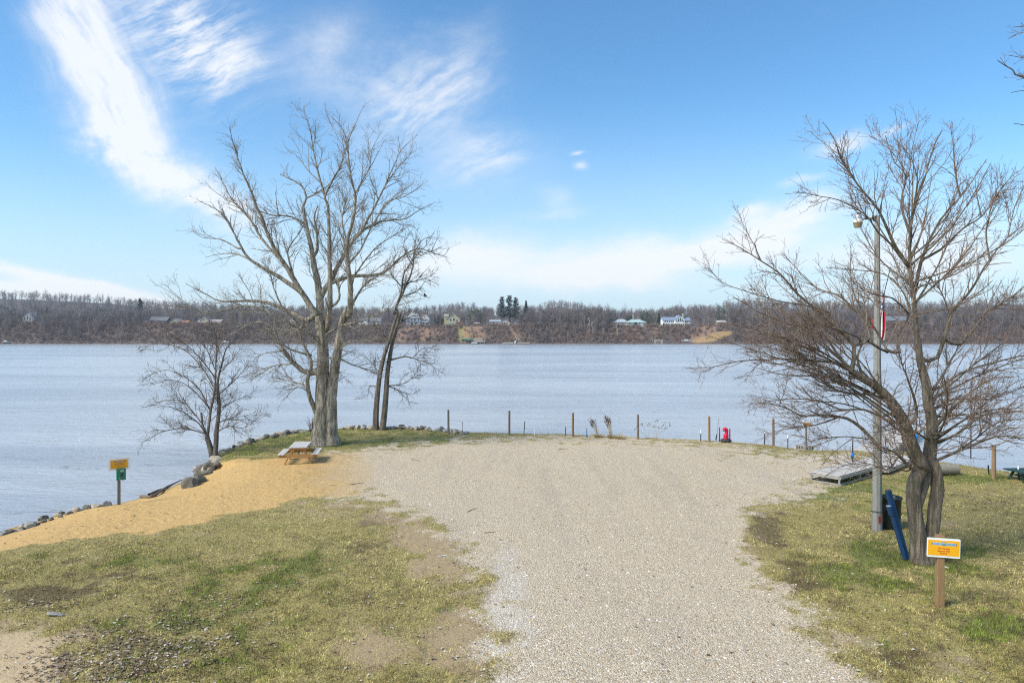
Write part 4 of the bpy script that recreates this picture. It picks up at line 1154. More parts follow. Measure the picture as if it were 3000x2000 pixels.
# ---- picnic table (end-on to the camera)
g = G(880, 1352)
rt = empty('picnic_table', g, 'wooden picnic table with grey weathered top standing on the beach sand', 'picnic table', rz=math.radians(9))
L = 1.6
def planks(mb, x0, x1, n, zt, th, y0, y1, gap=.008):
    w = (x1-x0)/n
    for i in range(n): mb.box((x0+w*(i+.5), (y0+y1)/2+0.006*((i*37) % 3-1), zt-th/2), (w-gap, y1-y0, th))
b = MB(); planks(b, -.37, .37, 5, .76, .038, -L/2, L/2); b.build('table_top', M_wood_grey, rt, bevel=.004)
for s_ in (-1, 1):
    b = MB(); planks(b, *sorted((s_*.56, s_*.84)), 2, .46, .038, -L/2, L/2); b.build('bench_seat', M_wood_grey, rt, bevel=.004)
for yy_ in (-L/2+.14, L/2-.14):
    for s_ in (-1, 1):
        b = MB(); b.bar((s_*.20, yy_, .72), (s_*.56, yy_, 0.0), .045, .14, (0, 1, 0)); b.build('leg', M_wood_table, rt, bevel=.004, rot=None)
    b = MB(); b.box((0, yy_-.046*(1 if yy_ < 0 else -1), .375), (1.62, .04, .14)); b.build('seat_beam', M_wood_table, rt, bevel=.004)
    b = MB(); b.box((0, yy_-.046*(1 if yy_ < 0 else -1), .675), (.70, .04, .09)); b.build('top_beam', M_wood_table, rt, bevel=.004)
    b = MB(); b.bar((0, yy_*.92, .34), (0, yy_*.2, .70), .045, .09); b.build('brace', M_wood_table, rt, bevel=.004)

# ---- concrete lamp post
g = G(2570, 1553); k = g.y/F; ht = (1553-632)*k
rt = empty('lamp_post', g, 'tall eight-sided concrete lamp post beside the wide bare tree', 'lamp post')
b = MB(); b.cyl((0, 0, -.3), (0, 0, ht), .135, .068, 8, True, math.radians(22.5-14)); b.build('pole', M_concrete, rt, bevel=.006)
az = (1553-641)*k
b = MB(); b.cyl((-.06, 0, az), (-.42, 0, az-.005), .026, .026, 10); b.cyl((-.05, 0, az+.05), (-.2, 0, az+.005), .015, .015, 8); b.box((-.075, 0, az), (.03, .12, .14)); b.build('arm', M_dkmetal, rt)
hx = -.535
b = MB(); b.lathe([(.001, .125), (.07, .12), (.095, .06), (.10, 0), (.001, 0)], (hx, 0, (1553-641)*k-.01), 20); b.box((hx+.12, 0, az-.01), (.09, .05, .06)); hd = b.build('lamp_head', M_metal, rt)
b = MB(); b.cyl((hx+.0, 0, az+.115), (hx+.0, 0, az+.185), .035, .032, 12); b.build('light_sensor', M_dkmetal, hd)
b = MB(); b.cyl((hx-.005, 0, az-.015), (hx-.005, 0, az-.105), .112, .112, 20); b.build('white_collar', M_white, hd)
b = MB(); b.lathe([(.001, -.25), (.09, -.25), (.10, -.235), (.132, -.108), (.001, -.108)], (hx-.01, 0, az), 22); b.build('lens_shade', M_lens, hd)
rz_ = (1553-1518)*k
b = MB(); b.box((.0, -.1335, rz_), (.065, .012, .20)); b.build('red_reflector', simple("faded_red_reflector", (0.24, 0.04, 0.03), .5, .35, 8), rt)
# thin wire round the pole
T = Tubes(); th = np.linspace(0, 6.28*1.06, 30); T.add(np.column_stack([.155*np.cos(th), .155*np.sin(th), .52+.02*np.sin(th*2)+.03*th/6.28]), np.full(30, .009), 6)
for q in range(4):
    th = np.linspace(0, 6.28, 22); T.add(np.column_stack([.24+.07*np.cos(th)+.03*q, -.06+.02*np.sin(th+q), .66+.10*np.sin(th)+.015*q]), np.full(22, .006), 5)
T.add(np.array([(.15, -.05, .55), (.2, -.06, .58), (.24, -.06, .6)]), np.full(3, .007), 5)
link('wire_loop', T.mesh('wire_loop', [M_dkmetal]), rt)

# ---- flag hanging limp behind the lamp post
def flag_mat():
    m_, nt, b_ = newmat("flag_cloth")
    at = node(nt, 'ShaderNodeUVMap').outputs[0]
    sp_ = node(nt, 'ShaderNodeSeparateXYZ', {0: at}); u, v = E(nt, sp_.outputs[0]), E(nt, sp_.outputs[1])
    st = (v*13.0)._m('FRACT'); odd = ((v*6.5)._m('FRACT'))._m('LESS_THAN', 0.5)
    c = mixc(nt, odd, (0.75, 0.74, 0.72), (0.50, 0.012, 0.035))
    can = u._m('LESS_THAN', 0.4)*v._m('GREATER_THAN', 0.4615)
    gu = ((u*15.0)._m('FRACT')-0.5).abs(); gv = ((v*16.0)._m('FRACT')-0.5).abs()
    star = ((gu*gu+gv*gv))._m('LESS_THAN', 0.05)
    c = mixc(nt, can, c, mixc(nt, star, (0.012, 0.022, 0.10), (0.75, 0.75, 0.75)))
    nt.links.new(c, b_.inputs['Base Color']); b_.inputs['Roughness'].default_value = .8
    return m_
gf = P(2590, 985, g.y+.42)
zt = (985-845)*k; zb = (985-1002)*k
rt = empty('hanging_flag', gf, 'limp flag with red and white stripes and blue star field behind the lamp post', 'flag')
# the hoist runs down the line; the fly hangs below in folds
NU, NV = 60, 26
vs = []; uvs = []; fs = []
for i in range(NU+1):
    for j in range(NV+1):
        u = i/NU; v = j/NV
        # cloth gathered: width across folds shrinks toward the hoist
        ph = v*math.pi*5.2+u*1.1
        xx = (-.06+.18*(v-.5))*(.35+.9*u)+.055*math.sin(ph)*(.3+u*.8)-.05*u*u+(.02*math.sin(7*u+3*v))
        yy_ = .075*math.cos(ph)*(.3+u*.8)
        zz = zt-(u*1.05+.16*(1-v)*(1-.3*u)+.02*math.sin(9*v))*(zt-zb)/1.12
        if v < .18: xx -= .22*(1-v/.18)*sstep(.25, .5, u)*(1-sstep(.6, .8, u)); 
        vs.append((xx, yy_, zz)); uvs.append((u, v))
for i in range(NU):
    for j in range(NV):
        a = i*(NV+1)+j; fs.append((a, a+1, a+NV+2, a+NV+1))
me = bpy.data.meshes.new('cloth'); me.from_pydata(vs, [], fs); ul = me.uv_layers.new(name='UVMap')
for lp in me.loops: ul.data[lp.index].uv = uvs[lp.vertex_index]
me.polygons.foreach_set('use_smooth', [True]*len(fs)); me.materials.append(flag_mat())
link('cloth', me, rt)
b = MB(); b.cyl((.02, .03, zt-.1), (-.02, -.42+.07, zt+.55), .012, .012, 6); b.cyl((-.02, -.42+.07, zt+.5), (-.02, -.42+.07, zt+.6), .02, .02, 6); b.build('halyard', M_dkmetal, rt)

# ---- waste bin
g = G(2616, 1550)
rt = empty('waste_bin', g+Vector((0, .16, 0)), 'dark green open waste bin between the lamp post and blue timber', 'waste bin')
b = MB(); b.lathe([(.001, .0), (.255, .0), (.262, .03), (.30, .84), (.315, .855), (.318, .875), (.305, .885), (.285, .87), (.25, .06), (.001, .05)], (0, 0, 0), 32)
b.build('tub', M_binmat, rt, smooth=True)
b = MB(); b.lathe([(.318, .852), (.328, .862), (.328, .884), (.316, .893), (.300, .884)], (0, 0, 0), 32); b.build('rim', M_rubber, rt, smooth=True)

# ---- leaning blue timber
g = G(2655, 1640); k = g.y/F; zt = (1640-1440)*k; lx = (2609-2655)*k
rt = empty('blue_timber', g, 'blue painted timber with a short side board leaning beside the wide tree', 'timber')
b = MB(); b.bar((.04, 0, -.12), (lx+.06, .22, zt-.02), .13, .11, (1, 0, 0)); b.build('beam', M_bluepaint, rt, bevel=.006)
b = MB(); t0, t1 = .02, .76
b.bar((lx*t0-.05, -.045+.22*t0, zt*t0), (lx*t1-.05, -.045+.22*t1, zt*t1), .12, .05, (1, 0, 0)); b.build('side_board', M_bluepaint, rt, bevel=.004)
b = MB(); b.bar((lx*.64-.07, -.06+.22*.64, zt*.64), (lx*.765-.07, -.06+.22*.765, zt*.765), .13, .07, (1, 0, 0)); b.build('cleat', M_bluepaint, rt, bevel=.004)
b = MB(); b.bar((lx*.768-.07, -.06+.22*.768, zt*.768), (lx*.778-.07, -.06+.22*.778, zt*.778), .125, .066, (1, 0, 0)); b.build('pale_cleat_end', M_paleblue, rt)
b = MB(); b.bar((lx*.985+.06, .22, zt*.987), (lx+.06, .222, zt+.005), .10, .085, (1, 0, 0)); b.build('broken_end', M_stick, rt)

# ---- dock sections
def deck(name, label, A, B_, D_, ztop, thick, nb, parts):
    """boards run across from A->D; A,B along the long side"""
    A = Vector(A); B_ = Vector(B_); D_ = Vector(D_)
    ctr = (B_+D_)/2
    rt = empty(name, (ctr.x, ctr.y, 0), label, 'dock section')
    o = Vector((ctr.x, ctr.y, 0))
    e1 = (B_-A).normalized(); L1 = (B_-A).length; e2 = (D_-A); e2 = (e2-e1*e2.dot(e1)); L2 = e2.length; e2.normalize()
    Mx = Matrix((e1, e2, Vector((0, 0, 1)))).transposed()
    c0 = A+e1*L1/2+e2*L2/2-o
    b = MB(); w = L1/nb
    for i in range(nb):
        c = A+e1*(w*(i+.5))+e2*L2/2-o
        b.box((c.x, c.y, ztop-.014+.003*((i*13) % 3-1)), (w-.014, L2, .028), Mx)
    b.build('deck_boards', M_dock, rt)
    b = MB()
    for t in (0, L2):
        for zz in ((ztop-.09, ) if not parts else (ztop-.09, ztop-.32)):
            c = A+e1*L1/2+e2*(t+(-.02 if t == 0 else .02))-o; b.box((c.x, c.y, zz), (L1, .045, .09 if zz > ztop-.2 else .05), Mx)
    for t in (0, L1):
        c = A+e1*t+e2*L2/2-o; b.box((c.x, c.y, ztop-.09), (.045, L2-.05, .09), Mx)
        if parts: b.box((c.x, c.y, ztop-.32), (.045, L2-.05, .05), Mx)
    b.build('frame', M_dockframe, rt)
    return rt, o, A, e1, L1, e2, L2
zt = .36
def at_z(px, py, z_): Y = (H-z_)*F/(py-HZ); return Vector(((px-1500)/F*Y, Y, 0))
A = at_z(2460, 1394, zt); B2 = at_z(2575, 1362, zt); D2 = at_z(2388, 1377, zt)
rt, o, A_, e1, L1, e2, L2 = deck('dock_section', 'weathered slatted dock section resting on land beside the gravel', A, B2, D2, zt, .05, 18, True)
for t in (.03, L1*.5, L1-.03):
    for q in (.02, L2-.02):
        c = A_+e1*t+e2*q-o; b = MB(); b.box((c.x, c.y, zt/2-.04), (.06, .06, zt+.0), Matrix((e1, e2, Vector((0, 0, 1)))).transposed()); b.build('leg', M_dockframe, rt)
A = at_z(2600, 1374, .22); B2 = at_z(2690, 1338, .22); D2 = at_z(2505, 1352, .22)
deck('dock_section', 'broad grey dock section lying partly behind the wide tree trunk', A, B2, D2, .22, .05, 20, False)
A = Vector((15.6, 29.6, 0)); e = Vector((11.5, 14.5, 0)).normalized(); n_ = Vector((-e.y, e.x, 0))
rt, o, A_, e1, L1, e2, L2 = deck('long_dock', 'long grey dock running out over the lake behind the wide tree', A, A+e*15, A+n_*1.5, -.08, .05, 90, False)
for t in np.linspace(.3, L1-.1, 6):
    for q in (-.06, L2+.06):
        c = A_+e1*t+e2*q-o; b = MB(); b.cyl((c.x, c.y, -1.3), (c.x, c.y, .12), .035, .035, 8); b.build('pile', M_dockframe, rt)
for (px, pt, pb, z_, lab, hh) in ((2497, 1290, 1346, .05, 'dark pole with a bright blue bumper left of the lamp post', .35), (2594, 1278, 1345, -.1, 'thin dock pole with a blue bumper just right of the lamp post', .55), (2683, 1205, 1330, -.1, 'tall thin dock pole with a small blue bumper between the tree trunks', .5),
                                  (2844, 1115, 1330, -.4, 'tallest thin dark dock pole right of the wide tree trunks', .0)):
    gz = at_z(px, pb, z_); gz.z = z_; k = gz.y/F; h = (pb-pt)*k
    rt = empty('dock_pole', gz, lab, 'dock pole', 'dock poles')
    b = MB(); b.cyl((0, 0, -.5), (.02, 0, h), .028, .024, 8); b.build('shaft', M_dkmetal, rt)
    if hh:
        b = MB(); b.cyl((0, 0, h*hh*.55), (0.03, 0, h*hh), .06, .085, 10); b.build('bumper', M_bluebright, rt)
        b = MB(); b.cyl((0, 0, h*.05), (0, 0, h*hh*.53), .055, .05, 10); b.build('sleeve', M_bluepaint, rt)

# ---- concrete blocks under the small sign
def block(px, py, mat, lab, rz):
    g = G(px, py)
    b = MB(); w, d, h = .40, .2, .2
    b.box((0, 0, .015), (w, d, .03)); b.box((0, 0, h-.015), (w, d, .03))
    for x_ in (-w/2+.02, -w/6, w/6, w/2-.02): b.box((x_, 0, h/2), (.04, d-.004, h-.06))
    tag(b.build('concrete_block', mat, None, loc=g+Vector((0, .05, 0)), rot=(0, 0, rz)), lab, 'concrete block')
block(2341, 1312, simple("pale_concrete", (0.55, 0.53, 0.5), .9, .2, 6, .3), 'pale hollow concrete block lying left of the small tattered sign', .12)
block(2372, 1317, M_concrete, 'grey hollow concrete block lying right of the small tattered sign', -.06)

# ---- weathered hollow log by the wide tree
g = G(2790, 1390)
rt = empty('hollow_log', g, 'weathered grey hollow log lying on the grass right of the wide tree', 'log', rz=math.radians(8))
T = Tubes(); pts = crom([(-1.5, .05, .21), (-.7, 0, .215), (.18, 0, .21)], .12); T.add(pts, np.full(len(pts), .21), 18, .05, 4)
T.add(np.array([(.18, 0, .21), (.19, 0, .21), (.185, 0, .21), (.12, 0, .2)]), np.array([.21, .185, .15, .12]), 18)
lm = simple("old_log", (0.25, 0.22, 0.17), .9, .4, 4, .6, (2, 12, 12)); link('trunk_section', T.mesh('trunk_section', [lm]), rt)
b = MB(); b.cyl((.15, .06, .12), (.205, .06, .12), .05, .05, 12); b.build('knot_hole_shade', M_black, rt)  # black plug: the shade of a hole put in as colour

# ---- dark green low table at the right edge
g = P(3040, 1400, 25.9); zz = float(land_z(np.array([g.x]), np.array([g.y]))[0][0]); g.z = zz
rt = empty('green_table', g, 'dark green low table with splayed legs at the far right shore', 'table', rz=.06)
b = MB(); planks(b, -.38, .38, 5, .40, .04, -.5, .5)
for v_ in range(len(b.v)): b.v[v_] = (b.v[v_][0]*2.6, b.v[v_][1], b.v[v_][2])
b.build('table_top', M_darkgreen, rt)
for s_ in (-1, 1):
    for y_ in (-.35, .35):
        b = MB(); b.bar((s_*.62, y_, .37), (s_*.88, y_, -.02), .05, .1, (0, 1, 0)); b.build('leg', M_darkgreen, rt)
b = MB(); b.box((0, 0, .2), (1.45, .5, .05)); b.build('shelf', M_darkgreen, rt)

# ---- rocks of the bank
def rock_mesh(seed, mat):
    bm = bmesh.new(); bmesh.ops.create_icosphere(bm, subdivisions=3, radius=1)
    r_ = np.random.default_rng(seed); pl = [(unit(r_.normal(0, 1, 3)), r_.uniform(.55, .9)) for _ in range(9)]
    for v in bm.verts:
        c = np.array(v.co)
        for n_, d_ in pl:
            e = c@n_-d_
            if e > 0: c = c-n_*e*.92
        c = c*(1+.05*math.sin(c[0]*7+seed)+.04*math.sin(c[1]*9+c[2]*6))
        v.co = c
    me = bpy.data.meshes.new('rock'); bm.to_mesh(me); bm.free(); me.materials.append(mat)
    return me
RM = [[rock_mesh(s_+10*m_, M_rock[m_]) for s_ in range(4)] for m_ in range(3)]
rr = np.random.default_rng(77)
def rock(loc, size, m_, lab, grp):
    o = link('rock', RM[m_][rr.integers(4)], None, loc, (rr.uniform(-.4, .4), rr.uniform(-.4, .4), rr.uniform(0, 6.28)))
    o.scale = (size*rr.uniform(.8, 1.3), size*rr.uniform(.75, 1.1), size*rr.uniform(.6, .9))
    return tag(o, lab, 'rock', grp)
def rocks_along(path, n, smin, smax, mats, lab, grp, jit=5, z_up=.0):
    p = np.array(path, float); cu = np.concatenate([[0], np.cumsum(np.hypot(*np.diff(p, axis=0).T))])
    for i in range(n):
        t = (i+rr.uniform(0, 1))/n*cu[-1]
        px = np.interp(t, cu, p[:, 0]); py = np.interp(t, cu, p[:, 1])+rr.uniform(-jit, jit)*.5
        g = G(px, py); sz = rr.uniform(smin, smax)*(1.25 if rr.uniform() < .15 else 1)
        rock(g+Vector((rr.uniform(-.15, .15), rr.uniform(-.1, .25), sz*.05+z_up)), sz, int(rr.choice(mats)), lab, grp)
rocks_along([(-60, 1560), (0, 1549), (60, 1534), (130, 1518), (200, 1500), (260, 1487), (320, 1472)], 44, .07, .17, [2, 2, 0, 2, 1], 'grey stone in the low line of stones along the beach water edge', 'stones edging the beach', 8)
rocks_along([(640, 1333), (700, 1308), (760, 1288), (820, 1275), (905, 1262)], 44, .11, .26, [2, 2, 1, 0, 2], 'grey stone in the bank of rocks along the grass left of the tallest tree', 'rocks along the grassy bank', 4)
rocks_along([(1000, 1257), (1110, 1255), (1200, 1257), (1290, 1262), (1365, 1272)], 50, .10, .24, [0, 2, 1, 0, 1], 'pale stone in the row of rocks behind the slim twin-stemmed tree', 'rocks along the point', 3, .05)
for px, py, sz, m_, lab in ((556, 1388, .36, 2, 'large dark rock at the water tip of the boulder pile'), (590, 1385, .34, 2, 'dark rock second from the water in the boulder pile'), (578, 1368, .40, 2, 'tall dark boulder on top of the pile by the water'),
                            (615, 1375, .36, 2, 'dark brown rock in the middle of the boulder pile'), (607, 1355, .33, 1, 'tan boulder at the upper left of the pile'), (632, 1352, .34, 1, 'tan boulder right below the small spreading tree'),
                            (628, 1364, .28, 1, 'brownish rock low on the sand side of the boulder pile'), (586, 1355, .30, 0, 'grey rock behind the tall dark boulder'), (605, 1390, .25, 2, 'small dark rock at the foot of the boulder pile')):
    g = G(px, py); rock(g+Vector((0, 0, sz*.15)), sz, m_, lab, 'boulder pile by the beach')
for i in range(14):
    px_ = rr.uniform(572, 640); g = G(px_, 1345+(640-px_)*.5+rr.uniform(0, 22)); sz = rr.uniform(.13, .26); rock(g+Vector((0, 0, sz*.2)), sz, int(rr.choice([2, 2, 1, 2])), 'dark brown rubble stone packed into the boulder pile by the water', 'rubble of the boulder pile')
g = G(160, 1798); o = rock(g, .24, 0, 'flat pale grey stone lying in the near left grass', None); o.scale = (.25, .17, .045)
g = G(2768, 1661); o = rock(g, .1, 0, 'small white stone lying right of the yellow sign post', None); o.scale = (.045, .11, .035)
o.data = o.data.copy(); o.data.materials.clear(); o.data.materials.append(M_white); o.rotation_euler = (0, 0, .5)

# ---- driftwood at the beach edge
for pts, r_, lab in (([(415, 1458), (450, 1445), (490, 1430), (533, 1410)], .06, 'long brown driftwood log along the beach water line'), ([(438, 1452), (458, 1442), (478, 1434)], .05, 'short splintered driftwood piece beside the long driftwood log')):
    w = [G(*p)+Vector((-.05, .05, r_*.7)) for p in pts]; c = crom([tuple(q) for q in w], .08)
    T = Tubes(); T.add(c, np.linspace(r_, r_*.45, len(c)), 12, .12, 8)
    o = link('driftwood', T.mesh('driftwood', [M_drift], w[0]), None, w[0]); tag(o, lab, 'driftwood')

# ---- loose sticks
for x0, y0, x1, y1, lab in ((1027, 1420, 1068, 1415, 'thin stick on the sand-coloured edge of the gravel'), (1637, 1316, 1664, 1315, 'thin dark stick lying on the far gravel near the shore posts'), (1284, 1632, 1312, 1627, 'pale stick on the bare soil at the left gravel edge'),
                            (1370, 1500, 1398, 1489, 'curved dark twig on the near left part of the gravel'), (1205, 1345, 1232, 1352, 'thin twig on the gravel right of the picnic table'), (2139, 1915, 2148, 1912, 'short dark twig on the near right gravel'), (1420, 1562, 1452, 1561, 'straight thin stick on the middle gravel')):
    a = G(x0, y0); b_ = G(x1, y1); md = (a+b_)/2+Vector((0, (b_-a).length*.12, .012))
    c = crom([tuple(a+Vector((0, 0, .012))), tuple(md), tuple(b_+Vector((0, 0, .012)))], .06)
    T = Tubes(); T.add(c, np.linspace(.013, .006, len(c)), 6)
    tag(link('stick', T.mesh('stick', [M_white if 'pale' in lab else M_stick], a), None, a), lab, 'stick')

# ---- dry grass tufts and stalks on the crest
def tuft(px, py, hpx, n, lean, lab, spread, heads):
    g = G(px, py); k = g.y/F; hh = hpx*k; r_ = np.random.default_rng(int(px))
    rt = empty('dry_grass_tuft', g, lab, 'grass tuft')
    T = Tubes(); Th = Tubes()
    for i in range(n):
        a = r_.uniform(0, 6.28); d0 = r_.uniform(0, spread)
        h_ = hh*r_.uniform(.6, 1.05); le = lean*r_.uniform(.5, 1.3)+r_.normal(0, .06)
        p0 = np.array([d0*math.cos(a), d0*math.sin(a), -.02]); tip = p0+np.array([le*h_, r_.normal(0, .08), h_])
        mid = p0*.5+tip*.5+np.array([-le*h_*.15, 0, h_*.05])
        c = crom([p0, mid, tip], .12); T.add(c, np.linspace(.009, .004, len(c)), 3)
        if heads:
            d = unit(tip-mid)
            for q in range(7):
                s0 = tip-d*r_.uniform(0, .38)*h_*.8
                e = s0+unit(d+r_.normal(0, .3, 3))*r_.uniform(.08, .18); Th.add(np.array([s0, (s0+e)/2, e]), np.array([.005, .012, .003]), 3)
    for i in range(160):
        a = r_.uniform(0, 6.28); d0 = r_.uniform(0, spread*2.0); l = r_.uniform(.12, .3)
        p0 = np.array([d0*math.cos(a), d0*math.sin(a), -.02]); e = p0+np.array([math.cos(a)*l*.7, math.sin(a)*l*.7, l*.75]); T.add(np.array([p0, (p0+e)/2+[0, 0, .05], e]), np.array([.008, .006, .002]), 3)
    link('stems', T.mesh('stems', [M_drygrass]), rt)
    if heads: link('plumes', Th.mesh('plumes', [M_dryhead]), rt)
tuft(1752, 1281, 54, 16, -.45, 'dry plumed grass tuft leaning left on the shore crest', .12, True)
tuft(1792, 1283, 66, 20, -.22, 'taller upright dry plumed grass tuft on the shore crest', .13, True)
tuft(1815, 1285, 20, 10, .3, 'low straw-coloured grass clump right of the taller plumed tuft', .16, False)
def stalks(px, py, heads, lab):
    g = G(px, py); k = g.y/F; rt = empty('seed_stalk_plant', g, lab, 'dry plant')
    T = Tubes(); Th = Tubes(); r_ = np.random.default_rng(4)
    for hx, hy in heads:
        tip = np.array([(hx-px)*k, r_.normal(0, .1), (py-hy)*k]); p0 = np.array([tip[0]*.12, 0, -.03])
        c = crom([p0, p0*.5+tip*.5+np.array([0, 0, .08]), tip], .1); T.add(c, np.linspace(.007, .0045, len(c)), 4)
        for q in range(4):
            e = tip+r_.normal(0, .06, 3); T.add(np.array([tip-[0, 0, .05], (tip+e)/2, e]), np.array([.004, .004, .003]), 3)
            Th.add(np.array([e-[0, 0, .03], e, e+[0, 0, .03]]), np.array([.008, .028, .006]), 6)
    link('stems', T.mesh('stems', [M_drygrass]), rt); link('seed_heads', Th.mesh('seed_heads', [M_dryhead]), rt)
stalks(1900, 1284, [(1880, 1243), (1903, 1240), (1862, 1252)], 'thin seed stalks right beside the fourth timber post')
stalks(1915, 1285, [(1925, 1232), (1918, 1246), (1945, 1240), (1963, 1244), (1950, 1254), (1935, 1252)], 'wider spray of dry seed stalks further right of the fourth timber post')

# ---- bare shrub behind the big trunk
g = G(915, 1264); rt = empty('bare_shrub', g, 'small grey leafless shrub tucked behind the thick trunk at the rocks', 'shrub')
T = Tubes(); R_ = np.random.default_rng(12)
for i in range(22):
    d = unit(np.array([R_.normal(-.12, .3), R_.normal(0, .25), 1])); l = R_.uniform(.4, .95); c = crom([(R_.normal(0, .06), 0, -.02), tuple(d*l*.5), tuple(d*l+np.array([0, 0, .05]))], .1)
    rad = np.linspace(.011, .005, len(c)); T.add(c, rad, 4); grow(R_, T, c, rad, 0, dict(dens=[6, 5], t0=[.2, .1], ang=[(20, 45), (20, 50)], up=[.05, 0], len=[.3, .14], r=[.007, .006], rt=.004, seg=[3, 2], wob=.1, sides=[3, 3]))
link('stems', T.mesh('stems', [M_bark_dark]), rt)

# ---- bird over the lake
p = P(1245, 867, 70)
rt = empty('flying_bird', p, 'tiny dark bird flying right of the slim tree top', 'bird')
b = MB()
T = Tubes(); c = np.array([(-.16, 0, .0), (-.12, 0, .01), (0, 0, .0), (.12, 0, .02), (.2, 0, .05), (.25, 0, .05)]); T.add(c, np.array([.01, .05, .085, .07, .05, .008]), 8)
link('body', T.mesh('body', [M_black]), rt)
for s_ in (-1, 1):
    b = MB(); b.add([(-.09, s_*.05, .03), (.10, s_*.05, .03), (.04, s_*.3, .22), (-.07, s_*.28, .21), (-.06, s_*.52, .30)], [(0, 1, 2, 3), (3, 2, 4)]); o = b.build('wing', M_black, rt)
    o.modifiers.new('thick', 'SOLIDIFY').thickness = .02
# ------------------------------------------------------------------ far shore
YS = 540.0
def far_shore_y(x): return YS+6*(fbm(x, x*0, 90, 3, 3)-.5)*2+2*(fbm(x, x*0+5, 14, 4, 2)-.5)


def far_z(x, y):
    x = np.asarray(x, float); y = np.asarray(y, float)
    d = y-far_shore_y(x)
    top = 14.6+2.4*(fbm(x, x*0+9, 120, 7, 3)-.5)*2
    gul = (fbm(x, d*.3, 22, 8, 3)-.5)*3.0*np.exp(-((d-12)/12)**2)
    w = 22+8*(fbm(x, x*0+2, 60, 13, 2)-.5)
    z = WZ-1.2+(top+1.2-WZ)*np.where(d < 0, 0, sstep(-.16, 1.02, d/w))-1.0*(d < 0)
    z = np.where(d < 2.5, np.minimum(z, WZ+.12+np.maximum(d, -1)*.1), z)+gul*np.clip(d/6, 0, 1)
    ax = 1500+x/np.maximum(y, 1)*F
    rg = np.interp(ax, [0, 300, 700, 1000, 1200, 1340, 1450, 1560, 1640, 1760, 1880, 1990, 2200, 2600, 3000], [1.5, 1.2, .75, .6, .7, 1.05, .75, .9, 1.35, .8, .45, .7, 1.15, 1.1, 1.3])
    z = z+5*sstep(55, 150, d)+16*rg*sstep(150, 420, d)*(0.55+.9*fbm(x, y*.4, 330, 17, 3))+22*rg*sstep(380, 800, d)*(0.5+1.0*fbm(x, y*.3, 480, 19, 3))
    return z


def far_pt(px, Y):
    x = (px-1500)/F*Y
    return Vector((x, Y, float(far_z(np.array([x]), np.array([Y]))[0])))


fx = np.arange(-1150, 1151, 3.0); fd = np.concatenate([np.arange(-14, 60, 1.6), np.arange(60, 200, 6), np.arange(200, 950, 25)])
FX, FD = np.meshgrid(fx, fd); FYY = far_shore_y(FX.ravel()).reshape(FX.shape)+FD
fxr, fyr = FX.ravel(), FYY.ravel(); fz = far_z(fxr, fyr)
fpx = 1500+fxr/fyr*F; fpy = HZ-(fz-H)/fyr*F; fdr = FD.ravel()
nz_ = fbm(fxr, fyr, 9, 29, 3); nb_ = fbm(fxr, fyr, 30, 37, 3)
wpx = fpx+(nz_-.5)*30
def band(a, b, s=14): return sstep(a-s, a+s, wpx)*(1-sstep(b-s, b+s, wpx))
slope = sstep(1.5, 5, fdr)*(1-sstep(24, 30, fdr))
clay = slope*np.clip((band(1140, 1310)*.55+band(1345, 1425)*.5+band(1830, 1990)*.45+band(2030, 2100)*.9+band(430, 640)*.3+band(1500, 1530, 6)*.4)*sstep(.3, .6, nz_*.6+nb_*.4)*1.5, 0, 1)
# bare sandy slope that runs down to the right of the white house
sandy = slope*np.clip(1-np.abs((fpx-(2130-(fpy-972)*2.7)))/46, 0, 1)*sstep(966, 974, fpy)*1.6+slope*band(1348, 1372, 4)*.9*sstep(940, 950, fpy)
sandy = np.clip(sandy+.55*(fdr > .3)*(fdr < 1.7)*sstep(.5, .62, nb_)*(fpx > 1350), 0, 1)
grassf = sstep(23, 27, fdr)*(1-sstep(44, 56, fdr))*np.clip(band(480, 650)*.9+band(1180, 1420)*1+band(1430, 1520)*.7+band(1800, 2030)*.5, 0, 1)
grassf = np.clip(grassf+slope*band(1342, 1365, 5)*.7+slope*band(1505, 1560)*.35, 0, 1)
def far_ground_mat():
    m_, nt, b = newmat("far_hill_ground")
    co = node(nt, 'ShaderNodeNewGeometry').outputs['Position']
    A = {k: E(nt, node(nt, 'ShaderNodeAttribute', attribute_name=k).outputs['Fac']) for k in ('clay', 'sandy', 'grass')}
    n = noise(nt, co, .35, 5, .7); n2 = noise(nt, co, 1.6, 4, .7)
    c = mixc(nt, n, (0.060, 0.046, 0.042), (0.14, 0.105, 0.09))
    c = mixc(nt, (A['clay']+(n2-.5)*.5).step(.2, .8)*.85, c, mixc(nt, n, (0.20, 0.125, 0.08), (0.34, 0.22, 0.14)))
    c = mixc(nt, (A['sandy']+(n2-.5)*.4).step(.2, .8)*.9, c, mixc(nt, n, (0.29, 0.185, 0.085), (0.42, 0.28, 0.13)))
    c = mixc(nt, (A['grass']+(n2-.5)*.4).step(.25, .75)*.9, c, mixc(nt, n, (0.16, 0.16, 0.04), (0.30, 0.25, 0.09)))
    nt.links.new(c, b.inputs['Base Color']); b.inputs['Roughness'].default_value = .95
    bump(nt, b, n+n2, .6, .6)
    return m_
NFX, NFD = len(fx), len(fd); fid = np.arange(NFX*NFD).reshape(NFD, NFX)
fq = np.stack([fid[:-1, :-1], fid[:-1, 1:], fid[1:, 1:], fid[1:, :-1]], -1).reshape(-1, 4)
tag(link('far_hillside', mesh_np('far_hillside', np.stack([fxr, fyr, fz], 1), fq, [far_ground_mat()], True,
    {'clay': ('FLOAT', clay), 'sandy': ('FLOAT', sandy), 'grass': ('FLOAT', grassf)})), kind='structure')
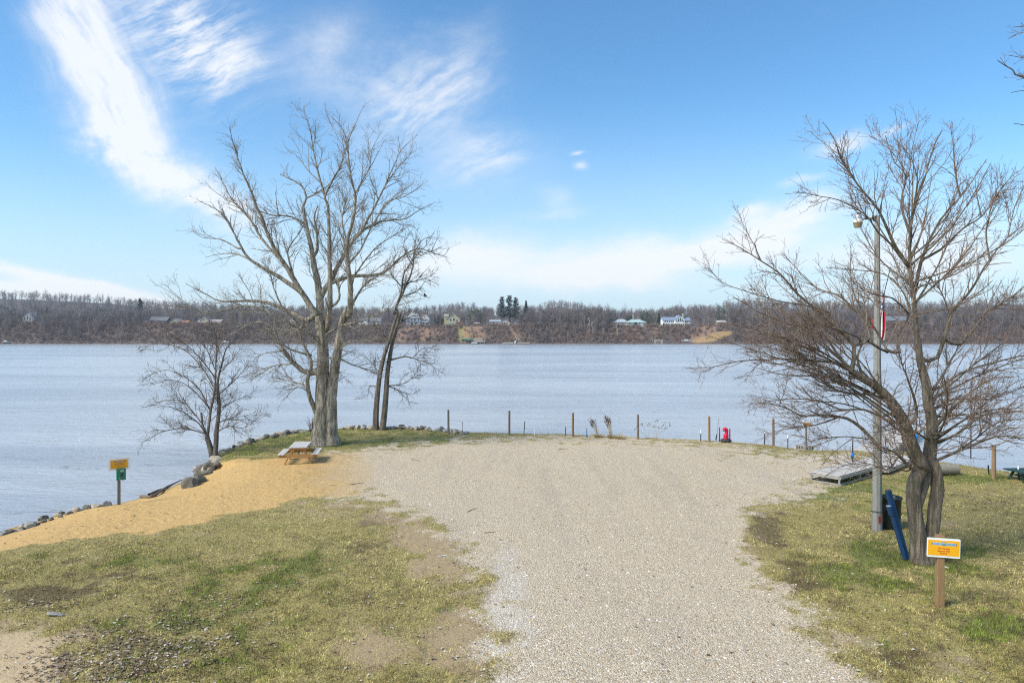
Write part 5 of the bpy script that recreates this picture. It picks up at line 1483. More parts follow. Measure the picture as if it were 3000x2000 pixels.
# open ground on the sides and beyond, out to the horizon
Mplain = simple("plain_ground", (0.16, 0.13, 0.09), .95, .4, .02)
tag(link('distant_plain', mesh_np('distant_plain', np.array([(-5000, 1300, 10), (5000, 1300, 10), (5000, 5500, 10), (-5000, 5500, 10.)]), np.array([[0, 1, 2, 3]]), [Mplain])), kind='structure')

# ---- bare far trees
def far_bark(name, a, b_):
    m_, nt, b = newmat(name)
    oi = node(nt, 'ShaderNodeObjectInfo').outputs['Random']
    n = noise(nt, obj_co(nt), .5, 3, .6)
    c = mixc(nt, E(nt, oi), a, b_); c = mixc(nt, n.step(.35, .7)*.4, c, tuple(x*.6 for x in a))
    nt.links.new(c, b.inputs['Base Color']); b.inputs['Roughness'].default_value = .95
    return m_
M_far = far_bark("far_bare_branches", (0.11, 0.092, 0.088), (0.31, 0.262, 0.24))
M_farw = far_bark("far_pale_bark", (0.42, 0.37, 0.33), (0.55, 0.49, 0.43))
M_brush = far_bark("brush_stems", (0.16, 0.112, 0.092), (0.40, 0.275, 0.21))


def far_tree_mesh(seed, hgt=16., spread=1.0, mat=None, pale=False, thick=1.0):
    R = np.random.default_rng(seed); T = Tubes()
    c = crom([(0, 0, -.6), (R.normal(0, .25), R.normal(0, .25), hgt*.3), (R.normal(0, .5), R.normal(0, .5), hgt*.65), (R.normal(0, .7), R.normal(0, .7), hgt*.82)], 1.2)
    rad = np.linspace(.26, .06, len(c))*thick; T.add(c, rad, 5)
    par = dict(dens=[1.15, 1.25, 1.1], t0=[.28, .15, .1], ang=[(25, 60), (25, 60), (25, 65)], up=[.05, .05, .04],
               len=[hgt*.46*spread, hgt*.20*spread, hgt*.09], r=[.11*thick, .065*thick, .045*thick], rt=.028*thick, seg=[4, 3, 2], wob=.12, sides=[3, 3, 3])
    grow(R, T, c, rad, 0, par)
    return T.mesh('far_tree', [mat or M_far])
def brush_mesh(seed, h=3.0):
    R = np.random.default_rng(seed); T = Tubes()
    for i in range(16):
        d = unit(np.array([R.normal(0, .5), R.normal(0, .5), 1])); l = h*R.uniform(.55, 1.1)
        c = crom([(R.normal(0, .5), R.normal(0, .5), -.3), tuple(d*l*.5), tuple(d*l+[0, 0, .3])], .8); rad = np.linspace(.06, .03, len(c)); T.add(c, rad, 3)
        grow(R, T, c, rad, 0, dict(dens=[2.2, 1.5], t0=[.2, .1], ang=[(20, 55), (25, 60)], up=[.06, .02], len=[1.1, .55], r=[.04, .035], rt=.022, seg=[2, 2], wob=.15, sides=[3, 3]))
    return T.mesh('brush', [M_brush])

FT = [far_tree_mesh(100+i, 15.0+1.2*(i % 3), .8+.17*(i % 4)) for i in range(6)]
FTW = [far_tree_mesh(200+i, 15., .62, M_farw, thick=1.25) for i in range(2)]
BR = [brush_mesh(300+i) for i in range(4)]
fr = np.random.default_rng(5)

def scatter(name, pts, rot, scl, idx, srcs):
    """one stuff object whose geometry nodes place copies of real trees standing in the scene"""
    me = bpy.data.meshes.new(name); n = len(pts)
    me.vertices.add(n); me.vertices.foreach_set('co', np.asarray(pts, np.float32).ravel())
    for k, t, a in (('rot', 'FLOAT', rot), ('scl', 'FLOAT', scl), ('idx', 'INT', idx)):
        at = me.attributes.new(k, t, 'POINT'); at.data.foreach_set('value', np.asarray(a, np.float32 if t == 'FLOAT' else np.int32))
    o = link(name, me)
    ng = bpy.data.node_groups.new(name, 'GeometryNodeTree')
    ng.interface.new_socket('Geometry', in_out='INPUT', socket_type='NodeSocketGeometry'); ng.interface.new_socket('Geometry', in_out='OUTPUT', socket_type='NodeSocketGeometry')
    gi = ng.nodes.new('NodeGroupInput'); go = ng.nodes.new('NodeGroupOutput')
    jn = ng.nodes.new('GeometryNodeJoinGeometry')
    for s_ in srcs:
        oi = ng.nodes.new('GeometryNodeObjectInfo'); oi.inputs['Object'].default_value = s_; oi.inputs['As Instance'].default_value = True; oi.transform_space = 'ORIGINAL'
        ng.links.new(oi.outputs['Geometry'], jn.inputs[0])
    def attr(k, t):
        a = ng.nodes.new('GeometryNodeInputNamedAttribute'); a.data_type = t; a.inputs['Name'].default_value = k; return a.outputs['Attribute']
    ip = ng.nodes.new('GeometryNodeInstanceOnPoints'); ip.inputs['Pick Instance'].default_value = True
    cx = ng.nodes.new('ShaderNodeCombineXYZ'); ng.links.new(attr('rot', 'FLOAT'), cx.inputs[2])
    er = ng.nodes.new('FunctionNodeEulerToRotation'); ng.links.new(cx.outputs[0], er.inputs[0])
    ng.links.new(gi.outputs[0], ip.inputs['Points']); ng.links.new(jn.outputs[0], ip.inputs['Instance']); ng.links.new(attr('idx', 'INT'), ip.inputs['Instance Index'])
    ng.links.new(er.outputs[0], ip.inputs['Rotation'])
    sc_ = attr('scl', 'FLOAT'); ng.links.new(sc_, ip.inputs['Scale'])
    ng.links.new(ip.outputs[0], go.inputs[0])
    md = o.modifiers.new('scatter', 'NODES'); md.node_group = ng
    return tag(o, kind='stuff')

# individually recognisable bare trees on the far bank: real objects, also the sources of the wood
def far_tree(me, px, Y, sc, lab, grp, name='bare_tree'):
    p = far_pt(px, Y); o = link(name, me, None, p, (0, 0, fr.uniform(0, 6.28))); o.scale = (sc, sc, sc)
    return tag(o, lab, 'tree', grp)
src = []
for i, (px, Y, sc) in enumerate(((95, 556, 1.05), (690, 550, 1.0), (1240, 562, .95), (1580, 556, 1.1), (1640, 590, 1.2), (2060, 566, 1.1))):
    src.append(far_tree(FT[i], px, Y, sc, ['bare grey tree on the far shore in front of the leftmost house', 'bare grey tree on the far shore left of the tallest near tree', 'bare tree on the far bluff right below the blue-grey house',
        'bare tree on the far shore right of the long wooden stairs', 'tall bare tree rising above the far wood right of the tall pines', 'bare tree on the far bluff right of the white gabled house'][i], 'single bare trees on the far shore'))
src_w = []
PALE = [(1726, 551, .95, 'left of two close pale-trunked trees on the far shore between stairs and pale green house'), (1736, 549, .85, 'right of two close pale-trunked trees on the far shore between stairs and pale green house'), (1808, 548, .95, 'tallest pale-trunked tree below the left wing of the pale green house'),
        (1663, 546, .55, 'short pale-trunked tree at the water right of the long wooden stairs'), (1767, 547, .6, 'slim pale-trunked tree on the far shore left of the pale green house'), (1350, 545, .6, 'leaning pale-trunked tree at the water left of the green boathouse')]
for i, (px, Y, sc, lab) in enumerate(PALE): src_w.append(far_tree(FTW[i % 2], px, Y, sc, lab, 'pale-trunked trees on the far shore'))
bsrc = []
for i, (px, Y) in enumerate(((1210, 556), (1460, 553), (1900, 556), (560, 556))):
    p = far_pt(px, Y); o = link('bare_shrub', BR[i], None, p); bsrc.append(tag(o, ['reddish leafless shrub on the bluff below the blue-grey house', 'leafless shrub on the bluff left of the long wooden stairs', 'reddish leafless shrub on the bluff below the white gabled house', 'leafless shrub on the bluff below the tan gabled house'][i], 'shrub', 'shrubs on the far bluff'))

# house plots kept clear of wood: (px0, px1, y0, y1)
PLOTS = [(70, 110, 566, 592), (430, 500, 560, 600), (495, 552, 560, 600), (570, 655, 560, 600), (836, 872, 560, 600), (1044, 1122, 560, 600), (1176, 1275, 560, 602), (1296, 1362, 560, 600),
         (1384, 1408, 560, 600), (1425, 1520, 560, 600), (1790, 1905, 560, 600), (1932, 2035, 560, 604), (2098, 2132, 566, 600), (2596, 2664, 585, 604)]
OPEN = [(455, 645), (1130, 1330), (1340, 1425), (1430, 1545), (1800, 2005), (2025, 2110)]     # bluff face with low brush only
N = 14500
tx = fr.uniform(-1020, 1020, N); dd = np.concatenate([fr.uniform(2.5, 45, int(N*.46)), fr.uniform(45, 130, int(N*.20)), fr.uniform(130, 330, int(N*.17)), fr.uniform(330, 820, N-int(N*.46)-int(N*.20)-int(N*.17))])
ty = far_shore_y(tx)+dd
keep = np.abs(tx/ty) < .95
tpx = 1500+tx/ty*F
for a, b_ in OPEN: keep &= ~((tpx > a) & (tpx < b_) & (dd < 48) & ~((dd < 26) & (fr.uniform(0, 1, N) < .13)))
for a, b_, y0, y1 in PLOTS: keep &= ~((tpx > a-4) & (tpx < b_+4) & (ty < y1+4))
# glimpses of the houses that stand among the trees
for a, b_ in ((66, 112), (836, 874), (2600, 2660)): keep &= ~((tpx > a) & (tpx < b_) & (ty < 590) & (fr.uniform(0, 1, N) < .6))
tx, ty, dd = tx[keep], ty[keep], dd[keep]
tz = far_z(tx, ty)
sc_ = fr.uniform(.62, 1.12, len(tx))*(.78+.5*fbm(tx, ty, 45, 171, 3))*np.where(dd < 12, .62, 1)*np.where((dd > 12) & (dd < 30), .85, 1)*np.where(dd > 330, 1.15, 1)
idx = fr.integers(0, 6, len(tx))
scatter('bare_wood', np.stack([tx, ty, tz-.3], 1), fr.uniform(0, 6.28, len(tx)), sc_, idx, src)
NB = 15000
bx_ = fr.uniform(-760, 760, NB); bd_ = fr.uniform(1.2, 27, NB)**1.0; byy = far_shore_y(bx_)+bd_
bpx = 1500+bx_/byy*F; bpy_ = HZ-(far_z(bx_, byy)-H)/byy*F
kb = ~((bpx > 1340) & (bpx < 1425) & (fr.uniform(0, 1, NB) < .8)) & ~((np.abs(bpx-(2130-(bpy_-972)*2.7)) < 40) & (bpy_ > 970)) & (np.abs(bpx) < 4000)
kb &= ~((np.abs(bpx-(1487+(bpy_-953)*.75)) < 7) & (bpy_ > 950)) & ~((np.abs(bpx-(1880+(bpy_-955)*.72)) < 7) & (bpy_ > 955))
for a, b_, q_ in ((1150, 1310, .45), (1940, 2010, .4), (2010, 2110, .55)): kb &= ~((bpx > a) & (bpx < b_) & (fr.uniform(0, 1, NB) < q_))
bx_, byy, bd_ = bx_[kb], byy[kb], bd_[kb]
scatter('bluff_brush', np.stack([bx_, byy, far_z(bx_, byy)-.2], 1), fr.uniform(0, 6.28, len(bx_)), fr.uniform(.5, 1.25, len(bx_))*np.where(bd_ < 4, .6, 1), fr.integers(0, 4, len(bx_)), bsrc)

# ---- evergreens
def needle_mat(name, a, b_):
    m_, nt, b = newmat(name)
    n = noise(nt, obj_co(nt), .6, 4, .7); c = mixc(nt, n, a, b_)
    nt.links.new(c, b.inputs['Base Color']); b.inputs['Roughness'].default_value = .8
    return m_
M_pine = needle_mat("pine_needles", (0.018, 0.030, 0.022), (0.055, 0.075, 0.05))
M_green = needle_mat("evergreen_leaves", (0.022, 0.055, 0.018), (0.06, 0.11, 0.035))
M_ptrunk = simple("pine_trunk", (0.12, 0.09, 0.07), .9, .3, 2)
def crown_mesh(seed, h, kind, mat):
    """clumps of small needle-bunch faces"""
    R = np.random.default_rng(seed); V = []; Q = []; n = 0
    lv = []
    if kind == 'pine':
        for z_ in np.arange(.30, 1.0, .05):
            for k_ in range(R.integers(4, 7)):
                a = R.uniform(0, 6.28); L = h*.29*(1.05-z_)**.6*R.uniform(.55, 1.15)
                for t in np.arange(.25, 1.01, .16): lv.append((L*t*math.cos(a), L*t*math.sin(a), h*z_+L*t*.22+R.normal(0, .12), .55+.35*(1-t)))
    elif kind == 'spruce':
        for z_ in np.arange(.06, 1.0, .035):
            for k_ in range(8):
                a = R.uniform(0, 6.28); L = h*.24*(1.02-z_)*R.uniform(.75, 1.1)
                for t in np.arange(.2, 1.01, .2): lv.append((L*t*math.cos(a), L*t*math.sin(a), h*z_-L*t*.25, .45))
    else:
        for _ in range(420):
            d = unit(R.normal(0, 1, 3)); r_ = R.uniform(.55, 1)**.5; lob = 1+.22*math.sin(d[0]*5+seed)+.18*math.cos(d[1]*6+d[2]*4)
            lv.append((d[0]*h*.44*r_*lob, d[1]*h*.44*r_*lob, h*.52+d[2]*h*.48*r_*lob, .5))
    for (x_, y_, z_, s_) in lv:
        for _ in range(5):
            c = np.array([x_, y_, z_])+R.normal(0, s_*.45, 3); u = unit(R.normal(0, 1, 3))*s_*.42; v = unit(R.normal(0, 1, 3))*s_*.42
            V += [c-u-v, c+u-v, c+u+v, c-u+v]; Q.append((n, n+1, n+2, n+3)); n += 4
    return mesh_np('crown', np.array(V), np.array(Q), [mat])
def evergreen(px, Y, h, kind, mat, lab, seed, grp='evergreens on the far shore', trunk=True):
    p = far_pt(px, Y); rt = empty({'pine': 'pine_tree', 'spruce': 'spruce_tree', 'round': 'evergreen_tree'}[kind], p, lab, 'tree', grp, rz=seed*1.3)
    T = Tubes(); T.add(np.array([(0, 0, -.5), (0, 0, h*.5), (0.1, 0, h*.97)]), np.array([h*.016, h*.011, .05]), 6); link('trunk', T.mesh('trunk', [M_ptrunk]), rt)
    link('crown', crown_mesh(seed, h, kind, mat), rt)
def hgt(px, py_top, Y): return H-(py_top-HZ)/F*Y-far_pt(px, Y).z
for px, top, Y, kind, mat, lab in ((1470, 868, 604, 'pine', M_pine, 'left of the three tall dark pines behind the low gabled house'), (1492, 864, 606, 'pine', M_pine, 'middle and tallest of the three tall dark pines behind the low gabled house'), (1511, 870, 605, 'pine', M_pine, 'right of the three tall dark pines behind the low gabled house'),
                                   (1541, 879, 610, 'spruce', M_pine, 'dark spruce standing just right of the three tall pines'), (1892, 911, 606, 'round', M_green, 'broad green evergreen behind the right end of the pale green house'), (1930, 917, 588, 'spruce', M_green, 'green spruce left of the white gabled house'),
                                   (1863, 945, 568, 'spruce', M_pine, 'small dark conical spruce in front of the pale green house'), (1285, 926, 586, 'round', M_pine, 'dark round evergreen between the blue-grey and yellow-green houses'),
                                   (2112, 899, 640, 'round', M_green, 'dull green evergreen high in the wood right of the white gabled house'), (410, 873, 660, 'pine', M_pine, 'dark pine on the skyline above the dark house at left'),
                                   (137, 904, 600, 'spruce', M_pine, 'dark spruce right of the leftmost house'), (12, 893, 590, 'round', M_pine, 'dark evergreen at the far left shore edge'), (32, 908, 585, 'spruce', M_pine, 'second dark evergreen from the far left shore edge'), (1845, 926, 600, 'round', M_green, 'green bushy evergreen above the pale green roof'),
                                   (1945, 956, 572, 'spruce', M_pine, 'dark little evergreen at the lower left corner of the white gabled house'), (2490, 893, 620, 'pine', M_pine, 'dark pine in the far wood left of the lamp post')):
    evergreen(px, Y, max(3, hgt(px, top, Y)), kind, mat, lab, int(px))

for i, (px, Y, h_) in enumerate(((300, 630, 15), (355, 615, 12), (560, 640, 14), (720, 620, 15), (985, 610, 13), (1135, 640, 16), (1392, 625, 15), (1705, 650, 14), (1785, 630, 13), (2170, 615, 14), (2255, 640, 16), (2335, 610, 12), (2720, 620, 15), (2880, 630, 15))):
    evergreen(px, Y, h_, 'pine' if i % 2 else 'round', M_pine if i % 3 else M_green, 'dull dark evergreen standing singly within the bare far wood', int(px)+7, 'single evergreens within the far wood')
# ---- far houses
M_glass = simple("house_window_glass", (0.035, 0.05, 0.075), .25, .3, .6)
M_trim = simple("house_trim_white", (0.66, 0.66, 0.65), .6, .08, 1)
HM = {}
def hm(c):
    if c not in HM: HM[c] = simple("house_finish", c, .8, .12, .8)
    return HM[c]
def wx(px, Y): return (px-1500)/F*Y
def wz(py, Y): return H-(py-HZ)/F*Y
def house(name, label, Y, blocks, wins=(), extras=(), cat='house', depth=9.0, doors=()):
    """blocks: (px0, px1, base, eave, ridge, style, wall colour, roof colour, forward m)"""
    cx = np.mean([(b[0]+b[1])/2 for b in blocks]); o = Vector((wx(cx, Y), Y, 0)); zg = min(wz(b[2], Y) for b in blocks); o.z = zg
    rt = empty(name, o, label, cat, 'houses on the far bluff' if cat == 'house' else None)
    for (p0, p1, pb, pe, pr, style, wc, rc, fw) in blocks:
        x0, x1 = wx(p0, Y)-o.x, wx(p1, Y)-o.x; zb, ze, zr = wz(pb, Y)-zg-4.0, wz(pe, Y)-zg, wz(pr, Y)-zg
        yf, yb = -fw, depth-fw*.3
        b = MB(); t = .25; ov = .5
        if style == 'side':
            ym = (yf+yb)/2
            vs = [(x0, yf, zb), (x1, yf, zb), (x1, yb, zb), (x0, yb, zb), (x0, yf, ze), (x1, yf, ze), (x1, yb, ze), (x0, yb, ze), (x0, ym, zr-.1), (x1, ym, zr-.1)]
            b.add(vs, [(0, 1, 5, 4), (2, 3, 7, 6), (1, 2, 6, 9, 5), (3, 0, 4, 8, 7)]); b.build('wall', hm(wc), rt)
            b = MB(); s_ = (zr-ze)/(ym-yf)
            for (ya, za, yc, zc) in ((yf-ov, ze-ov*s_, ym, zr), (ym, zr, yb+ov, ze-ov*s_)):
                b.add([(x0-ov, ya, za+.05), (x1+ov, ya, za+.05), (x1+ov, yc, zc+.05), (x0-ov, yc, zc+.05), (x0-ov, ya, za+.05+t), (x1+ov, ya, za+.05+t), (x1+ov, yc, zc+.05+t), (x0-ov, yc, zc+.05+t)],
                      [(3, 2, 1, 0), (4, 5, 6, 7), (0, 1, 5, 4), (1, 2, 6, 5), (3, 0, 4, 7), (2, 3, 7, 6)])
            b.build('roof', hm(rc), rt)
        elif style == 'hip':
            ym = (yf+yb)/2; ins = min((x1-x0)*.3, (yb-yf)*.5)
            b.add([(x0, yf, zb), (x1, yf, zb), (x1, yb, zb), (x0, yb, zb), (x0, yf, ze), (x1, yf, ze), (x1, yb, ze), (x0, yb, ze)], [(0, 1, 5, 4), (1, 2, 6, 5), (2, 3, 7, 6), (3, 0, 4, 7)]); b.build('wall', hm(wc), rt)
            b = MB(); a0, a1, y0_, y1_ = x0-ov, x1+ov, yf-ov, yb+ov
            b.add([(a0, y0_, ze), (a1, y0_, ze), (a1, y1_, ze), (a0, y1_, ze), (x0+ins, ym, zr), (x1-ins, ym, zr), (a0, y0_, ze-.2), (a1, y0_, ze-.2), (a1, y1_, ze-.2), (a0, y1_, ze-.2)],
                  [(0, 1, 5, 4), (1, 2, 5), (2, 3, 4, 5), (3, 0, 4), (6, 7, 1, 0), (7, 8, 2, 1), (8, 9, 3, 2), (9, 6, 0, 3), (9, 8, 7, 6)]); b.build('roof', hm(rc), rt)
        else:
            xm = (x0+x1)/2
            vs = [(x0, yf, zb), (x1, yf, zb), (x1, yf, ze), (xm, yf, zr-.1), (x0, yf, ze)]; vs += [(a, yb, c) for a, _, c in vs]
            b.add(vs, [(0, 1, 2, 3, 4), (9, 8, 7, 6, 5), (1, 6, 7, 2), (5, 0, 4, 9)]); b.build('wall', hm(wc), rt)
            b = MB(); s_ = (zr-ze)/(xm-x0)
            for sg in (-1, 1):
                xe = xm+sg*(xm-x0+ov); zl = ze-ov*s_
                q = [(xm, yf-ov, zr), (xe, yf-ov, zl), (xe, yb+ov, zl), (xm, yb+ov, zr)]; q2 = [(a, b2, c+t) for a, b2, c in q]
                f_ = [(0, 1, 2, 3), (7, 6, 5, 4), (0, 4, 5, 1), (1, 5, 6, 2), (2, 6, 7, 3)]
                b.add(q+q2, f_ if sg < 0 else [tuple(reversed(f)) for f in f_])
            b.build('roof', hm(rc), rt)
    for (px, py, w, h, fw) in wins:
        x_, z_ = wx(px, Y)-o.x, wz(py, Y)-zg; W_, H_ = w/F*Y, h/F*Y
        b = MB(); b.box((x_, -fw-.03, z_), (W_+.35, .10, H_+.35)); f_ = b.build('window', M_trim, rt)
        b = MB(); b.box((x_, -fw-.10, z_), (W_, .06, H_)); b.build('pane', M_glass, f_)
    for (nm, p0, p1, q0, q1, fw, dp, col) in extras:
        b = MB(); x0, x1, z0, z1_ = wx(p0, Y)-o.x, wx(p1, Y)-o.x, wz(q1, Y)-zg, wz(q0, Y)-zg
        b.box(((x0+x1)/2, -fw-dp/2, (z0+z1_)/2), (x1-x0, dp, z1_-z0)); b.build(nm, hm(col), rt)
    return rt

white = (0.78, 0.79, 0.80); grey = (0.30, 0.31, 0.33); dark = (0.045, 0.05, 0.055)
house('house', 'pale grey house half hidden among bare trees at the far left', 588, [(64, 98, 948, 926, 914, 'front', (.40, .38, .36), (.22, .21, .22), 0)], [(72, 933, 3, 8, 0), (80, 930, 3, 12, 0), (88, 933, 3, 8, 0), (80, 942, 8, 4, 0)])
house('house', 'low dark house with teal lower band at the left far bluff', 578, [(437, 488, 953, 939, 929, 'side', (.05, .058, .062), (.13, .14, .15), 0)], [(446, 946, 5, 5, 0), (462, 946, 8, 5, 0), (478, 946, 5, 5, 0)], [('deck', 436, 489, 950, 952, .4, 2.2, (.06, .17, .15)), ('railing', 436, 489, 946, 947, 2.4, .15, (.05, .11, .10))])
house('house', 'beige house with plain hip roof right of the low dark house', 580, [(500, 526, 953, 941, 933, 'front', (.44, .40, .34), (.30, .28, .27), 1), (520, 546, 953, 946, 940, 'side', (.42, .39, .33), (.62, .22, .10), .0)], [(508, 946, 3, 4, 1)])
house('house', 'tan house with a front gable and long low wing, left far bluff', 578, [(588, 612, 952, 939, 928, 'front', (.46, .42, .33), (.33, .29, .26), 1.2), (580, 646, 952, 943, 936, 'side', (.44, .40, .33), (.32, .28, .26), 0)],
      [(600, 937, 5, 3, 1.2), (595, 946, 5, 5, 1.2), (606, 946, 5, 5, 1.2), (620, 947, 5, 4, 0), (632, 947, 5, 4, 0), (641, 947, 3, 4, 0)], [('deck', 578, 648, 951, 952.4, .5, 2.5, (.40, .34, .25)), ('railing', 578, 648, 947.5, 948.2, 2.8, .15, (.45, .42, .36))])
house('house', 'brown gabled house showing through the branches behind the tallest tree', 588, [(838, 868, 955, 940, 927, 'front', (.36, .30, .22), (.24, .21, .18), 0)], [(848, 944, 4, 6, 0), (858, 944, 4, 6, 0)])
house('house', 'bright white two-storey house with black windows behind the slim tree', 576, [(1052, 1078, 956, 938, 932, 'side', white, (.10, .11, .13), 1.5), (1076, 1116, 956, 941, 931, 'side', (.50, .49, .47), (.16, .16, .18), 0)],
      [(1062, 942, 5, 5, 1.5), (1068, 951, 5, 6, 1.5), (1057, 942, 3, 4, 1.5), (1086, 947, 4, 5, 0), (1096, 947, 6, 5, 0), (1108, 947, 4, 5, 0)], [('deck', 1078, 1114, 949, 950, .3, 2.5, (.5, .5, .48))])
house('house', 'large blue-grey house with steep grey roof and many lower windows', 578, [(1190, 1232, 952, 931, 917, 'hip', (.27, .33, .42), (.27, .27, .28), 1.0), (1226, 1258, 952, 936, 921, 'hip', (.27, .33, .42), (.30, .30, .31), 0)],
      [(1196, 939, 4, 5, 1), (1206, 937, 4, 6, 1), (1216, 937, 6, 6, 1), (1226, 937, 4, 6, 1), (1196, 948, 4, 5, 1), (1207, 948, 5, 5, 1), (1218, 948, 5, 5, 1), (1236, 940, 4, 5, 0), (1246, 940, 6, 5, 0), (1253, 948, 4, 6, 0), (1240, 948, 5, 6, 0)],
      [('deck', 1228, 1262, 943.2, 944.2, .2, 3, (.60, .62, .64)), ('railing', 1228, 1262, 940.4, 940.9, 3.0, .12, (.62, .63, .64)), ('post', 1230, 1231, 944, 952, 2.6, .3, white), ('post', 1246, 1247, 944, 952, 2.6, .3, white), ('post', 1260, 1261, 944, 952, 2.6, .3, white), ('carport_roof', 1256, 1274, 941, 943, .2, 5, (.12, .14, .16))])
house('house', 'yellow-green house with a steep timbered front gable and red deck', 577, [(1309, 1347, 950, 934, 917, 'front', (.40, .37, .22), (.33, .31, .25), 1), (1301, 1312, 948, 926, 920, 'side', (.36, .34, .22), (.30, .28, .24), -2)],
      [(1320, 937, 5, 7, 1), (1330, 936, 5, 8, 1), (1339, 939, 4, 6, 1), (1318, 946, 4, 4, 1), (1331, 946, 5, 4, 1), (1328, 926, 5, 3, 1)], [('deck', 1336, 1356, 943, 945, 1.1, 3, (.34, .07, .055)), ('lower_wall', 1310, 1335, 945, 950, 1.05, .3, (.28, .36, .30))])
house('garden_shed', 'small brown open shed on the bluff edge right of the yellow slope', 572, [(1391, 1403, 956, 947, 945, 'side', (.10, .075, .055), (.36, .32, .27), 0)], [], [('opening_shade', 1393, 1401, 948, 955, .02, .2, (.02, .018, .016))], 'shed', 4)  # solid dark panel paints the shade inside the open front
house('house', 'low white house with broad front gable below the tall pines', 573, [(1462, 1495, 951, 945, 936, 'front', (.48, .45, .38), (.40, .40, .40), 2), (1435, 1466, 949, 942, 937, 'side', (.40, .44, .46), (.30, .34, .38), -1)],
      [(1471, 946, 4, 4, 2), (1478, 946, 4, 5, 2), (1485, 946, 4, 4, 2), (1445, 944, 5, 3, -1), (1455, 944, 5, 3, -1)], [('deck', 1458, 1500, 949.5, 951, 2.2, 3, (.48, .42, .33))])
house('garden_shed', 'blue-roofed low outbuilding right of the low white gabled house', 580, [(1500, 1513, 949, 944.5, 940.5, 'front', (.36, .36, .36), (.17, .26, .38), 0)], [], [], 'shed', 5)
house('house', 'long pale green house with shallow green-grey roof', 575, [(1836, 1892, 956, 944, 935, 'hip', (.44, .53, .46), (.36, .47, .47), 1.5), (1803, 1840, 951, 943, 934, 'hip', (.44, .47, .48), (.38, .43, .45), 0)],
      [(1844, 947, 5, 3, 1.5), (1858, 948, 4, 4, 1.5), (1872, 946, 3, 5, 1.5), (1884, 945, 6, 2.5, 1.5), (1812, 947, 4, 3, 0), (1824, 947, 4, 3, 0)], [('terrace_wall', 1850, 1912, 952, 957, 1.8, 1.5, (.42, .42, .38)), ('chimney', 1856, 1858, 920, 938, -4, 1, (.45, .43, .4))])
house('house', 'big white house with a tall glazed front gable and blue-grey roof', 576, [(1976, 2004, 956, 936, 924, 'front', (.80, .81, .78), (.24, .30, .40), 2.2), (1942, 1992, 952, 938, 929, 'side', (.78, .80, .80), (.20, .25, .34), 0), (1998, 2022, 950, 939, 930, 'side', (.78, .80, .78), (.20, .25, .34), 0)],
      [(x_, z_, 3.2, h_, 2.2) for x_, z_, h_ in ((1981, 941, 4), (1986, 938, 8), (1991, 936, 11), (1996, 938, 8), (2000.5, 941, 4), (1982, 951, 6), (1988, 951, 6), (1994, 951, 6), (1999.5, 951, 6))]+[(x_, 942, 3.6, 4, 0) for x_ in (1949, 1955, 1961, 1967, 1972, 2009, 2014, 2019)],
      [('deck', 1948, 1976, 947, 948.5, .2, 3, (.62, .63, .62)), ('railing', 1948, 1976, 944.2, 944.8, 3, .15, (.62, .63, .62)), ('stair_rail', 1954, 1962, 949, 956, 3, 1, (.6, .6, .58)), ('lower_wall', 1964, 1976, 948.6, 956, .1, 2, (.62, .62, .58)), ('deck', 2004, 2022, 946.5, 948, .2, 3, (.62, .63, .62)), ('chimney', 2001, 2004, 918, 932, -3, 1.2, (.50, .44, .34))])
house('garden_shed', 'little white cottage among trees above the bare sandy slope', 590, [(2103, 2126, 951, 944, 939, 'side', (.52, .50, .46), (.45, .44, .42), 0)], [(2108, 947, 3, 3, 0), (2116, 947, 3, 3, 0)], [], 'cottage', 6)
house('house', 'grey-blue house seen through branches right of the lamp post', 590, [(2600, 2660, 948, 938, 927, 'side', (.30, .29, .29), (.17, .19, .23), 0)], [(2608, 943, 5, 4, 0), (2622, 943, 5, 4, 0), (2640, 943, 5, 4, 0), (2654, 943, 5, 4, 0)])
# things on the slope and at the water
def shore_box(name, lab, cat, px0, px1, q0, q1, Y, parts):
    o = Vector((wx((px0+px1)/2, Y), Y, wz(q1, Y))); rt = empty(name, o, lab, cat)
    for (nm, p0, p1, a, b2, y0, dp, col) in parts:
        b = MB(); x0, x1, z0, z1_ = wx(p0, Y)-o.x, wx(p1, Y)-o.x, wz(b2, Y)-o.z, wz(a, Y)-o.z
        b.box(((x0+x1)/2, y0+dp/2, (z0+z1_)/2), (x1-x0, dp, z1_-z0)); b.build(nm, hm(col), rt)
Yw = 543.
shore_box('boathouse', 'flat boathouse with a green top at the foot of the yellow slope', 'boathouse', 1352, 1382, 991, 1004, Yw, [('flat_roof', 1350, 1382, 991, 993.5, -2, 7, (.15, .34, .26)), ('wall', 1354, 1378, 993.6, 1005, -.5, 5, (.16, .14, .11)), ('awning', 1362, 1384, 996, 997.5, -3.4, 3, (.12, .28, .22))])
shore_box('lakeside_deck', 'pale timber deck with posts right of the green boathouse', 'deck', 1384, 1420, 990, 1005, Yw, [('deck_floor', 1382, 1422, 1000, 1002, -3, 5, (.42, .38, .32)), ('retaining_wall', 1392, 1420, 990, 999, 1, 1.2, (.36, .30, .25)), ('retaining_wall', 1388, 1424, 995, 999.8, -.5, 1.2, (.34, .30, .26))]+[('post', x_, x_+1, 992, 1006, -3.3, .3, (.3, .28, .25)) for x_ in (1386, 1397, 1408, 1419)])
shore_box('boat_dock', 'pale floating dock just right of the green boathouse', 'dock', 1382, 1398, 1003, 1007, 537, [('dock_floor', 1382, 1399, 1003, 1005.5, -6, 9, (.52, .52, .5)), ('float', 1383, 1398, 1005.6, 1008.5, -5, 7, (.30, .32, .34))])
